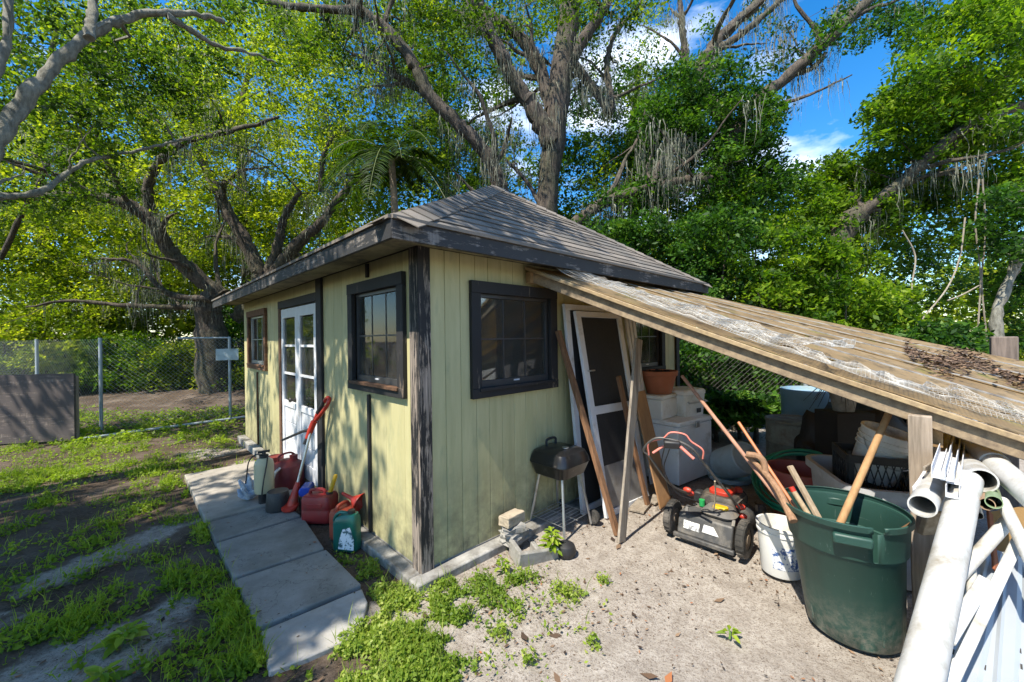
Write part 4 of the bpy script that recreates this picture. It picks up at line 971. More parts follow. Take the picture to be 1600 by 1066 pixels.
for a_, b_ in (((-.30, .15, .22), (-.23, .17, .12)), ((-.30, -.19, .22), (-.23, -.18, .12))): MB().bar(a_, b_, .02, .05).build('bracket', barm, t)

# ------------------------------------------------------------------ green trash can and tools in it
cb, ct = Vector((1.84, 2.19, 0)), Vector((1.735, 2.13, .69))
t = emp('trash_can', cb, 0, 'dark green plastic trash can with a broken rim in the foreground', 'trash can')
k = NT('green_can_plastic'); cc = k.coord((1, 1, 1)); q = k.mix(k.ramp(k.noise(cc, 3, 5), .3, .7), (.016, .052, .042), (.024, .070, .056))
q = k.mix(k.ramp(k.noise(k.coord((34, 34, 2.2)), 2.4, 5, .6), .66, .70), q, (.075, .125, .11)); q = k.mix(k.ramp(k.noise(k.coord((3, 3, 60)), 2.0, 4, .6), .70, .73), q, (.085, .13, .115))
tc = k.n('ShaderNodeTexCoord'); sp = k.n('ShaderNodeSeparateXYZ'); k.l(tc.outputs['Object'], sp.inputs[0]); mr = k.n('ShaderNodeMapRange'); k.l(sp.outputs['Z'], mr.inputs[0]); mr.inputs[1].default_value = .30; mr.inputs[2].default_value = .0
mm = k.n('ShaderNodeMath', operation='MULTIPLY'); k.l(mr.outputs[0], mm.inputs[0]); k.l(k.ramp(k.noise(cc, 26, 7, .75), .42, .68), mm.inputs[1]); q = k.mix(mm.outputs[0], q, (.20, .18, .15))
k.set(q, .5); k.bump(k.noise(cc, 90, 4), .12, .003); can_m = k.m
NS = 72; rows = [(.195, .0), (.205, .012), (.212, .10), (.235, .48), (.238, .485), (.2385, .50), (.248, .505), (.262, .655), (.264, .66), (.274, .662), (.276, .69), (.270, .694)]
vs_, fs = [], []
for r_, z in rows:
    c_ = cb.lerp(ct, z / .69)
    for i in range(NS):
        a_ = 2 * math.pi * i / NS; rr_ = r_
        if .03 < z < .47 and (i % 12) in (0, 1, 2, 3): rr_ -= .011
        vs_.append((c_.x + rr_ * math.cos(a_) - cb.x, c_.y + rr_ * math.sin(a_) - cb.y, z))
for j in range(len(rows) - 1):
    for i in range(NS):
        ang = math.degrees(2 * math.pi * (i + .5) / NS)
        if j >= 6 and 254 < ang < 263 - (j == 6) * 4 + (j > 8) * 4: continue              # the torn rim
        fs.append((j * NS + i, j * NS + (i + 1) % NS, (j + 1) * NS + (i + 1) % NS, (j + 1) * NS + i))
fs.append(tuple(reversed(range(NS))))
o = MB().add(vs_, fs).build('can_body', can_m, t); md = o.modifiers.new('wall', 'SOLIDIFY'); md.thickness = .005; md.offset = -1
for ang in (238, 58):
    c_ = cb.lerp(ct, .9) - cb; d_ = Vector((math.cos(R(ang)), math.sin(R(ang)), 0)); p = Vector((c_.x, c_.y, .615)) + d_ * .268
    b = MB(); b.box(p, (.035, .15, .05), Euler((0, 0, R(ang))).to_matrix()); b.build('handle', can_m, t, bevel=.01)
for ang in (219, 262, 178):
    c_ = cb.lerp(ct, .4) - cb; d_ = Vector((math.cos(R(ang)), math.sin(R(ang)), 0)); b = MB()
    b.tube([Vector((d_.x * .213, d_.y * .213, .05)), Vector((c_.x + d_.x * .242 * 1.0, c_.y + d_.y * .242, .47))], .005, 6); b.build('rib', can_m, t)
pole_m = wood('hickory_handle', (.42, .25, .12), (.28, .16, .07)); rosy = M_('weathered_pink_wood', (.40, .21, .14), .75, .3, 9, (.2, .13, .09), .4, 8)
def pole(name, a, b_, r0, r1, mat, label, cat='handle', n=10):
    o = MB().tube([Vector(a), Vector(a).lerp(Vector(b_), .5), Vector(b_)], [r0, (r0 + r1) / 2, r1], n).build(name, mat, None); return tag(o, label, cat)
pole('tool_handle', D(1290, 870, 2.16), D(1393, 636, 2.28), .019, .017, pole_m, 'thick tan wooden handle standing in the green trash can')
pole('rake_handle', D(1248, 820, 2.15), D(1066, 588, 3.15), .012, .013, rosy, 'long pale rake handle slanting left out of the trash can')
pole('orange_pole', D(1255, 812, 2.22), D(1154, 660, 2.65), .0095, .010, M_('orange_fibreglass', (.46, .17, .07), .5, .2, 8), 'thin orange pole slanting out of the trash can', 'pole')
o = MB().tube(arc([D(1240, 815, 2.1), D(1215, 765, 2.25), D(1190, 733, 2.38), D(1166, 711, 2.45)]), [.021 - .0004 * i for i in range(19)], 9)
o.tube(arc([D(1196, 738, 2.36), D(1193, 722, 2.37), D(1184, 713, 2.39), D(1166, 710, 2.42)]), .018, 9)
o = o.build('forked_branch', wood('bare_branch', (.36, .21, .12), (.2, .11, .06), (30, 30, 4)), None); tag(o, 'thick forked bare branch at the left side of the trash can', 'branch')
o = MB().bar(D(1282, 815, 2.22), D(1234, 728, 2.38), .032, .02, segs=3).build('stake', wood('pale_stake', (.42, .33, .23), (.25, .19, .12)), None, bevel=.003); tag(o, 'pale flat stake in the trash can left of the thick handle', 'stake')
t = emp('hammer_handle', D(1268, 812, 2.15), 0, 'tape wrapped tool grip with a red end in the trash can', 'tool')
MB().tube([D(1268, 812, 2.15), D(1240, 768, 2.22)], .014, 10).build('wrapped_grip', M_('tan_tape', (.40, .30, .18), .8, .35, 30), t, world=True); MB().tube([D(1240, 768, 2.22), D(1236, 761, 2.23)], .0145, 10).build('end_cap', red_b, t, world=True)
o = MB().loft([[D(1405, 835, 2.0), D(1423, 815, 2.0), D(1423, 815, 1.985), D(1405, 835, 1.985)], [D(1380, 850, 2.05), D(1395, 832, 2.05), D(1395, 832, 2.035), D(1380, 850, 2.035)]]).build('wood_chip', tan_ply, None); tag(o, 'short wood offcut inside the trash can by the post', 'offcut')
# white bucket with a blue label
t = emp('bucket', Vector((1.80, 2.72, 0)), 0, 'white bucket with a blotchy blue label left of the trash can', 'bucket')
wb_ = MB().lathe([(0, 0), (.115, 0), (.118, .005), (.135, .27), (.142, .272), (.142, .285), (.138, .288), (.138, .31), (.145, .312), (.145, .325), (.13, .325), (.112, .015), (0, .012)], 36).build('bucket_body', wht_p, t)
k = NT('blue_print'); c = k.coord(); k.set(k.mix(k.ramp(k.noise(c, 34, 6, .7), .50, .55), (.66, .68, .70), (.06, .12, .30)), .5)
b = MB(); rr = []
for z in (.06, .21): rr.append([Vector((math.cos(R(a_)) * (.1165 + .063 * z + .0025), math.sin(R(a_)) * (.1165 + .063 * z + .0025), z)) for a_ in range(215, 292, 6)])
b.loft(rr, cap=False, closed=False).build('label_sheet', k.m, t)

# ------------------------------------------------------------------ under the lean-to
def tub(name, at, prof, mat, label, cat, n=36, rot=(0, 0, 0)):
    o = MB().lathe(prof, n).build(name, mat, None, origin=(0, 0, 0)); o.location = at; o.rotation_euler = rot; return tag(o, label, cat)
# lying pale blue bucket and the lid
c_ = D(1148, 690, 4.35); t = emp('barrel', Vector((c_.x, c_.y, 0)), 0, 'pale blue plastic drum tipped towards the yard behind the mower', 'drum')
pale = M_('pale_blue_plastic', (.42, .50, .53), .5, .12, 5, (.25, .25, .22), .4, 3)
Md = Mx((0, 0, .235), rx=R(62), rz=R(14))
MB().lathe([(0, -.2), (.15, -.2), (.172, -.18), (.172, .17), (.162, .182), (.152, .182), (.152, .172), (0, .172)], 36, Md).build('shell', pale, t)
MB().lathe([(.024, .172), (.024, .19), (0, .19)], 14, Md @ Mx((.08, .06, 0))).build('bung', pale, t); MB().lathe([(.024, .172), (.024, .185), (0, .185)], 14, Md @ Mx((-.09, -.04, 0))).build('bung', pale, t)
MB().bar((-.11, -.07, .178), (.10, .07, .178), .04, .010).build('moulded_bar', pale, t).matrix_basis = Md
tub('round_lid', G(1140, 748), [(0, .012), (.19, .012), (.2, .02), (.205, .045), (.225, .05), (.225, .035), (.215, .0), (0, .0)], pale, 'round pale blue lid lying on the ground behind the mower', 'lid')
# two drums
rust_d = M_('rusty_drum', (.17, .18, .15), .7, .4, 5, (.085, .04, .022), .6, 4, .25)
c_ = D(1243, 690, 4.3)
tub('metal_drum', Vector((c_.x, c_.y, 0)), [(0, 0), (.27, 0), (.275, .02), (.27, .04), (.27, .22), (.278, .235), (.27, .25), (.27, .44), (.278, .455), (.27, .47), (.27, .66), (.278, .67), (.278, .69), (.26, .69), (.25, .67), (0, .665)], rust_d, 'rusty metal drum with a dark lid under the lean-to', 'drum')
c_ = D(1266, 640, 5.1)
tub('blue_drum', Vector((c_.x, c_.y, 0)), [(0, 0), (.3, 0), (.31, .03), (.31, .80), (.32, .82), (.32, .90), (.30, .905), (.29, .86), (0, .84)], M_('sky_blue_drum', (.22, .36, .46), .5, .15, 4, (.30, .29, .2), .5, 3), 'light blue open drum behind the rusty one', 'drum')
# dark sack
def lump(name, at, d, mat, label, cat, seed=1, parent=None):
    me = bpy.data.meshes.new(name); bm = bmesh.new(); bmesh.ops.create_icosphere(bm, subdivisions=4, radius=1); r_ = random.Random(seed); ph = [r_.uniform(0, 6) for _ in range(6)]
    for v in bm.verts:
        p = v.co; f = 1 + .10 * math.sin(p.x * 5 + ph[0]) * math.sin(p.y * 4 + ph[1]) + .06 * math.sin(p.z * 9 + ph[2] + p.x * 3) + .03 * math.sin(p.x * 19 + p.y * 13 + ph[3]); v.co = Vector((p.x * d[0] * f, p.y * d[1] * f, (max(p.z, -.8) + .8) * d[2] * .56 * f))
    bm.to_mesh(me); bm.free(); me.polygons.foreach_set('use_smooth', [True] * len(me.polygons)); o = link(name, me, mat, parent); o.location = at; return tag(o, label, cat)
sack_m = M_('black_sack', (.018, .016, .016), .6, .4, 14)
c_ = D(1300, 690, 3.9); lump('sack', Vector((c_.x, c_.y, 0)), (.30, .24, .82), sack_m, 'black sack slumped beside the rusty drum', 'sack', 3)
c_ = D(1375, 640, 4.2); lump('tarp_heap', Vector((c_.x, c_.y, 0)), (.55, .4, .95), sack_m, 'heap of dark tarpaulin at the back of the lean-to', 'tarp', 5)
# maroon tub and green hose
c_ = D(1250, 735, 3.5); Zt = .44
tub('plastic_tub', Vector((c_.x, c_.y, .0)), [(0, 0), (.19, 0), (.20, .02), (.245, .40), (.262, .405), (.262, .43), (.24, .43), (.19, .03), (0, .03)], M_('maroon_plastic', (.38, .09, .075), .55, .2, 5, (.2, .12, .1), .4), 'faded maroon plastic tub behind the trash can', 'tub')
hose_m = M_('green_hose', (.010, .22, .12), .4, .12, 8)
hp = []; hc = Vector((c_.x - .02, c_.y - .02, 0))
for i in range(150):
    a_ = i * .21; r_ = .315 + .022 * math.sin(a_ * .37) + .012 * math.sin(a_ * 1.3); z = .10 + .017 * (a_ / 6.28) * 1.3
    p = Vector((r_ * math.cos(a_), r_ * math.sin(a_), .30 + .17 * math.sin(a_ + .9) + .012 * (a_ / 6.28)))
    hp.append(hc + p + Vector((-.01, 0, .01)))
hp += [hc + Vector((.30, -.26, .14)), hc + Vector((.36, -.34, .05)), hc + Vector((.44, -.40, .02))]
o = MB().tube(hp, .0105, 8).build('garden_hose', hose_m, None); tag(o, 'green garden hose coiled round the maroon tub', 'hose')
# grey tote, crate, white bucket
c_ = D(1362, 755, 2.8); t = emp('tote', Vector((c_.x, c_.y, 0)), RZ + R(28), 'grey storage tote holding a black milk crate under the lean-to', 'tote')
hT = .63
b = MB(); r_out = [rring(.62, .44, .09, 0, 6), rring(.64, .46, .10, .02, 6), rring(.74, .54, .12, hT - .06, 6), rring(.80, .60, .14, hT - .055, 6), rring(.80, .60, .14, hT, 6), rring(.74, .54, .12, hT, 6), rring(.62, .44, .09, .03, 6)]
b.loft(r_out, cap=False); b.add(rring(.62, .44, .09, .03, 6), [tuple(range(28))]); b.build('tote_body', grey_p, t)
for sgn in (-1, 1): MB().box((sgn * .40, 0, hT - .11), (.03, .16, .035)).build('handle', grey_p, t, bevel=.008)
t2 = emp('milk_crate', Vector((c_.x, c_.y, hT - .16)) + dR * .04, RZ + R(20), 'black plastic milk crate sunk in the grey tote', 'crate'); cw = .36; chh = .30
for sgn in (-1, 1):
    for ax_ in (0, 1):
        b = MB(); f = lambda a, h0, h1, w0: b.box(((a, sgn * cw / 2, (h0 + h1) / 2) if ax_ == 0 else (sgn * cw / 2 * .999, a, (h0 + h1) / 2)), ((w0, .012, h1 - h0) if ax_ == 0 else (.012, w0, h1 - h0)))
        f(0, 0, .04, cw); f(0, chh - .05, chh, cw); f(-cw / 2 + .02, .041, chh - .051, .03); f(cw / 2 - .02, .041, chh - .051, .03)
        for i in range(-3, 4):
            for s2 in (-1, 1):
                a0, a1 = (i * .04 - .03 * s2), (i * .04 + .03 * s2)
                p0, p1 = ((a0, sgn * cw / 2, .03), (a1, sgn * cw / 2, chh - .04)) if ax_ == 0 else ((sgn * cw / 2, a0, .03), (sgn * cw / 2, a1, chh - .04)); b.tube([p0, p1], .004, 4)
        b.build('lattice_side', blk_p, t2)
MB().bx(-cw / 2, cw / 2, -cw / 2, cw / 2, .0, .012).build('crate_floor', blk_p, t2)
q = t2.location + Vector((.03, .05, .10)); t = emp('bucket', q, 0, 'ribbed white bucket spattered with paint tilted in the milk crate', 'bucket'); t.rotation_euler = (R(14), R(10), 0)
MB().lathe([(0, 0), (.128, 0), (.132, .01), (.142, .23), (.152, .232), (.152, .242), (.143, .244), (.144, .265), (.154, .267), (.154, .277), (.145, .279), (.146, .30), (.156, .302), (.156, .312), (.147, .314), (.148, .35), (.155, .352), (.155, .362), (.14, .362), (.125, .02), (0, .02)], 40).build('bucket_body', M_('old_white_bucket', (.74, .74, .72), .5, .1, 6, (.30, .32, .34), .45, 7), t)
MB().tube(arc([(-.155, 0, .29), (-.15, -.07, .22), (-.07, -.155, .16), (.02, -.165, .155), (.10, -.13, .18), (.155, 0, .29)]), .004, 6).build('bail_wire', steel, t)
t = emp('old_planter', D(1318, 634, 3.55).xy.to_3d(), 0, 'grey pot of dried black stalks on a tall stand under the lean-to', 'planter')
zp = D(1318, 642, 3.55).z
MB().lathe([(0, zp), (.075, zp), (.10, zp + .15), (.11, zp + .16), (.09, zp + .155), (0, zp + .14)], 20).build('pot_body', stone_m, t)
for i in range(16):
    a_ = random.uniform(2.2, 5.2); r_ = random.uniform(.12, .30); MB().tube(arc([(0, 0, zp + .13), (math.cos(a_) * r_ * .5, math.sin(a_) * r_ * .5, zp + .20 + random.uniform(0, .06)), (math.cos(a_) * r_, math.sin(a_) * r_, zp + random.uniform(.0, .22))], 4), [.008 - .0008 * j for j in range(9)], 5).build('stalk', blk_p, t)
MB().bx(-.16, .16, -.13, .13, 0, zp - .002).build('stand', M_('dark_crate_wood', (.018, .015, .013), .9, .3), t)
fence('chain_link_fence', [Vector((2.35, 6.55, 0)), Vector((4.3, 5.9, 0)), Vector((6.2, 5.4, 0))], 1.3, 'chain-link fence behind the lean-to hung with leaves', mesh_r=.002, pitch=.075, top=False, wire=M_('rusted_wire', (.10, .095, .085), .8, .2))

# ------------------------------------------------------------------ pile of pipes and scrap on the right
pvc = M_('white_pvc', (.52, .52, .505), .38, .1, 4, (.27, .24, .185), .6, 5, .06)
def pvc_pipe(name, a, b_, ro, label, mat=pvc, ri=None, cat='pipe', elbow=False):
    o = MB().pipe(Vector(a), Vector(b_), ro, ri or ro * .88, 26).build(name, mat, None); return tag(o, label, cat)
pvc_pipe('drain_pipe', D(1512, 750, 1.85), D(1424, 1120, 1.12), .050, 'thickest white drain pipe running towards the viewer')
pvc_pipe('drain_pipe', D(1535, 751, 1.80), D(1497, 706, 2.5), .050, 'short wide white pipe with a dirty open end in the middle of the pile')
pvc_pipe('drain_pipe', D(1441, 791, 1.72), D(1482, 715, 2.4), .047, 'white pipe whose open end lies in front of the wooden post')
t = emp('socket_pipe', D(1600, 772, 1.62).xy.to_3d(), 0, 'greyish white drain pipe with a collar under the lean-to beam', 'pipe')
a, b_ = D(1640, 800, 1.55), D(1510, 686, 2.35); MB().pipe(a, b_, .048, .042, 24).build('tube', pvc, t, world=True); MB().pipe(a.lerp(b_, .56), a.lerp(b_, .68), .056, .0481, 24).build('collar', pvc, t, world=True)
pvc_pipe('thin_pipe', D(1566, 783, 1.75), D(1625, 905, 1.42), .021, 'thin white pipe sloping down to the right edge')
pvc_pipe('thin_pipe', D(1574, 815, 1.72), D(1496, 902, 1.62), .023, 'thin white pipe passing behind the thickest pipe')
pvc_pipe('thin_pipe', D(1513, 868, 1.70), D(1527, 978, 1.50), .018, 'short thin white pipe pointing down with an open end')
pvc_pipe('thin_pipe', D(1553, 785, 1.68), D(1545, 745, 2.3), .026, 'short pale green pipe among the white ones', M_('sage_pipe', (.22, .30, .17), .5, .2, 6))
pvc_pipe('thin_pipe', D(1542, 788, 1.70), D(1530, 742, 2.3), .025, 'brown stained pipe beside the pale green one', M_('stained_pipe', (.33, .22, .14), .7, .35, 9))
pvc_pipe('thin_pipe', D(1529, 806, 1.80), D(1518, 760, 2.5), .016, 'thinnest white pipe end below the stained one')
for i, (p, q, lb) in enumerate((((1466, 748), (1487, 676), 'left one of the white aluminium channels by the post'), ((1480, 752), (1496, 684), 'middle one of the white aluminium channels by the post'), ((1491, 757), (1502, 690), 'right one of the white aluminium channels by the post'))):
    a, b_ = D(*p, 1.72 + .02 * i), D(*q, 2.5); d_ = (b_ - a).normalized(); sx_ = d_.cross(Vector((0, 0, 1))).normalized(); sy_ = sx_.cross(d_); b = MB(); w_, h_, th = .042, .05, .003
    prof = [(-w_ / 2, h_), (-w_ / 2, 0), (w_ / 2, 0), (w_ / 2, h_), (w_ / 2 - th, h_), (w_ / 2 - th, th), (-w_ / 2 + th, th), (-w_ / 2 + th, h_)]
    b.loft([[c__ + sx_ * x_ + sy_ * y_ for x_, y_ in prof] for c__ in (a, b_)]); o = b.build('channel', white_m, None, smooth=0); tag(o, lb, 'channel', 'aluminium channels by the post')
    if i == 1: 
        o = b.build('channel', white_m, None, smooth=0); o.location -= Vector((.01, .03, .062)); tag(o, 'lowest of the white aluminium channels hanging over the post', 'channel', 'aluminium channels by the post')
plank('lath', D(1428, 766, 1.85), D(1464, 712, 2.3), .03, .012, white_m, 'white painted lath resting against the wooden post', 'lath')
plank('lath', D(1444, 733, 1.92), D(1470, 712, 2.3), .02, .010, gry_plank, 'bare splintered lath above the white painted one', 'lath')
plank('rusty_bar', D(1556, 893, 1.72), D(1546, 800, 1.9), .032, .01, M_('rust', (.24, .075, .03), .9, .3, 10), 'flat rusty iron bar hanging between the pipes', 'bar', up=(0, 1, 0))
# flat white profile lying over the siding
o = MB().bar(D(1590, 846, 1.62), D(1476, 1085, 1.25), .034, .016, up=(0, -.4, 1)).build('pvc_trim', pvc, None, bevel=.003); tag(o, 'flat white trim profile lying across the siding strips', 'trim')
o = MB().bar(D(1480, 1000, 1.30), D(1540, 905, 1.55), .04, .012, up=(0, -.4, 1)).build('pvc_trim', pvc, None, bevel=.003); tag(o, 'shorter white trim offcut under the long flat profile', 'trim')
# vinyl siding strips, each with its nailing slots
vin = M_('white_vinyl', (.33, .36, .39), .45, .06, 4, (.40, .38, .34), .35, 3, .04)
slot_m = M_('slot_shadow', (.05, .045, .04), .9)
strips = [((1545, 862, 1.85), (1490, 1110, 1.30), 'leftmost white vinyl siding strip at the right edge'), ((1572, 868, 1.85), (1555, 1110, 1.29), 'second white vinyl siding strip at the right edge'),
          ((1597, 875, 1.85), (1622, 1110, 1.28), 'third white vinyl siding strip at the right edge'), ((1622, 882, 1.85), (1690, 1110, 1.27), 'rightmost white vinyl siding strip at the right edge')]
for i, (p, q, lb) in enumerate(strips):
    a, b_ = D(*p), D(*q); a.z += .006 * i; b_.z += .006 * i; d_ = (b_ - a).normalized(); sx_ = d_.cross(Vector((0, 0, 1))).normalized(); up = sx_.cross(d_)
    t = emp('siding_strip', (a + b_) / 2, 0, lb, 'siding', 'vinyl siding strips in the scrap pile'); w_ = .095
    prof = [(-w_ / 2, 0), (-w_ / 2 + .012, .010), (-.008, .006), (0, .014), (.01, .006), (w_ / 2 - .012, .010), (w_ / 2, 0), (w_ / 2, -.003), (-w_ / 2, -.003)]
    MB().loft([[c__ + sx_ * x_ + up * y_ for x_, y_ in prof] for c__ in (a, a.lerp(b_, .5), b_)]).build('strip', vin, t, world=True, smooth=20)
    for j in range(9):
        c__ = a.lerp(b_, .12 + .09 * j) + sx_ * (w_ / 2 - .02) + up * .0105; MB().bar(c__ - d_ * .012, c__ + d_ * .012, .005, .002, up=up).build('nail_slot', slot_m, t, world=True)
# lumber under the scrap so it rests on something
for i, (x_, y_, L_, rr_, lb) in enumerate(((2.02, 1.32, 1.6, .5, 'dark old beam lying lowest under the scrap pile'), (2.35, 1.50, 1.6, .55, 'dark old beam under the siding strips at the right edge'))):
    zc = .17
    o = MB().box((0, 0, zc), (.16, L_, zc * 2)).build('timber', wood('dark_timber', (.13, .10, .08), (.05, .04, .03), axis='y'), None, origin=(0, 0, 0), bevel=.01); o.location = (x_, y_, 0); o.rotation_euler.z = -rr_; tag(o, lb, 'timber')
o = MB().loft([[D(1545, 800, 2.1), D(1605, 790, 2.0), D(1610, 870, 2.0), D(1548, 880, 2.1)], [D(1545, 800, 2.13), D(1605, 790, 2.03), D(1610, 870, 2.03), D(1548, 880, 2.13)]]).build('cardboard', M_('brown_cardboard', (.36, .22, .09), .9, .2, 6), None); tag(o, 'brown cardboard sheet upright behind the thin pipes', 'cardboard')
# ------------------------------------------------------------------ vegetation
STOPS_OAK = [(0.0, (.008, .020, .004)), (.35, (.028, .062, .007)), (.7, (.085, .15, .010)), (1.0, (.25, .30, .02))]  # leaf ramps: low stops darkened as painted shade, top stops raised as highlights
STOPS_DARK = [(0.0, (.006, .020, .005)), (.4, (.018, .060, .008)), (.8, (.065, .155, .012)), (1.0, (.15, .24, .03))]
STOPS_SUN = [(0.0, (.012, .032, .005)), (.4, (.05, .115, .008)), (.8, (.17, .265, .014)), (1.0, (.32, .38, .04))]  # sunlit look put into the leaf colour
STOPS_WEED = [(0.0, (.055, .11, .012)), (.4, (.14, .225, .018)), (.8, (.26, .34, .03)), (1.0, (.36, .42, .10))]
oak_l = leafmat('oak_leaf', STOPS_OAK); dark_l = leafmat('shrub_leaf', STOPS_DARK, .35); sun_l = leafmat('light_leaf', STOPS_SUN, .5); weed_l = leafmat('weed_leaf', STOPS_WEED, .4)
lime_l = leafmat('lime_weed_leaf', [(0.0, (.055, .12, .012)), (.4, (.13, .21, .022)), (.75, (.25, .32, .05)), (1.0, (.44, .46, .15))], .4)
yel_l = leafmat('sunny_leaf', [(0.0, (.018, .038, .005)), (.4, (.09, .145, .008)), (.75, (.26, .31, .015)), (1.0, (.42, .42, .05))], .5)  # brighter yellow leaves; sunlight on the left foliage put into the colour
k = NT('litter_leaf'); a = k.n('ShaderNodeAttribute', attribute_name='rnd'); x = k.n('ShaderNodeValToRGB'); e = x.color_ramp.elements
e[0].color = (.035, .022, .015, 1); e[1].color = (.30, .10, .03, 1); e[1].position = 1.0
for p_, c_ in ((.45, (.11, .065, .038)), (.85, (.24, .16, .10))): q = x.color_ramp.elements.new(p_); q.color = (*c_, 1)
k.l(a.outputs['Fac'], x.inputs[0]); k.set(x.outputs[0], .85); litter_m = k.m
k = NT('spanish_moss'); a = k.n('ShaderNodeAttribute', attribute_name='rnd'); k.set(k.mix(a.outputs['Fac'], (.085, .095, .065), (.24, .245, .185)), .95); moss_m = k.m
k = NT('oak_bark'); c = k.coord((7, 7, 2.0)); f = k.noise(c, 2.6, 8, .75); g = k.noise(k.coord((1, 1, 1)), 1.5, 5)
b_ = k.mix(k.ramp(f, .35, .68), (.022, .017, .014), (.17, .135, .105)); b_ = k.mix(k.ramp(g, .45, .7), b_, k.mix(1.0, b_, (.85, 1.05, .75), 'MULTIPLY')); k.set(b_, .95); k.bump(f, .9, .05); bark = k.m
k = NT('pale_bark'); c = k.coord((5, 5, 2.0)); f = k.noise(c, 3.5, 8, .75); k.set(k.mix(k.ramp(f, .35, .66), (.10, .095, .075), (.31, .30, .25)), .95); k.bump(f, .7, .03); bark2 = k.m

def unit(n): v = rng.normal(size=(n, 3)); return v / np.linalg.norm(v, axis=1, keepdims=True)
def leaf_quads(P, size, flat=.6, aspect=.5, jitter=.4):
    """one pointed leaf (a kite) per row of P, mostly facing up"""
    n = len(P); nrm = unit(n) * (1 - flat) + np.array([0, 0, 1.0]) * flat; nrm /= np.linalg.norm(nrm, axis=1, keepdims=True)
    t = unit(n); t -= nrm * np.sum(t * nrm, 1, keepdims=True); t /= np.linalg.norm(t, axis=1, keepdims=True) + 1e-9
    s = np.cross(nrm, t); L_ = (size * (1 + rng.uniform(-jitter, jitter, n)))[:, None] if np.isscalar(size) else (size * (1 + rng.uniform(-jitter, jitter, n)))[:, None]
    W_ = L_ * aspect
    return np.stack([P - t * L_ * .5, P + s * W_ * .5 + t * L_ * .05 - nrm * L_ * .05, P + t * L_ * .5, P - s * W_ * .5 + t * L_ * .05 - nrm * L_ * .05], 1).reshape(-1, 3)
def crown(name, centers, radii, npc, size, mat, parent, flat=.5, tone=None, kind=None):
    cs = np.array([[c_.x, c_.y, c_.z] for c_ in centers]) if not isinstance(centers, np.ndarray) else centers
    npc = int(npc * 1.75); idx = np.repeat(np.arange(len(cs)), npc); n = len(idx); rr_ = np.array(radii)[idx] if hasattr(radii, '__len__') else np.full(n, radii)
    off = unit(n) * (rng.random(n) ** .45)[:, None] * (rr_[:, None] * .92) * np.array([1, 1, .62])
    P = cs[idx] + off
    tc = rng.random(len(cs))                                   # each clump draws its own random tone from the leaf ramp
    rnd = np.clip(.55 * tc[idx] + .45 * rng.random(n) * 1.1, 0, 1)
    me = fast_mesh(name, leaf_quads(P, size * (.58 + .68 * rng.random(n) ** 1.5), flat, .46), 4, rnd)
    Mi = frame_of(parent).inverted()
    o = link(name, me, mat, parent); o.matrix_basis = Mi
    if kind: o['kind'] = kind
    return o
def mass(cx, cy, rx, ry, dep, dd, n):
    out = []
    while len(out) < n:
        u, v = random.uniform(-1, 1), random.uniform(-1, 1)
        if u * u + v * v > 1: continue
        p = D(cx + u * rx, cy + v * ry, dep + random.uniform(-dd, dd))
        if p.z > .35: out.append(p)
    return out
def limb_path(pts, r0, r1, n=9):
    p3 = arc([D(*p) for p in pts], n); m_ = len(p3)
    p3 = [p + Vector([random.uniform(-1, 1) * min(.03, r0 * .10) for _ in range(3)]) if 0 < i < m_ - 1 else p for i, p in enumerate(p3)]
    return p3, [r0 + (r1 - r0) * (i / (m_ - 1)) ** .9 for i in range(m_)]
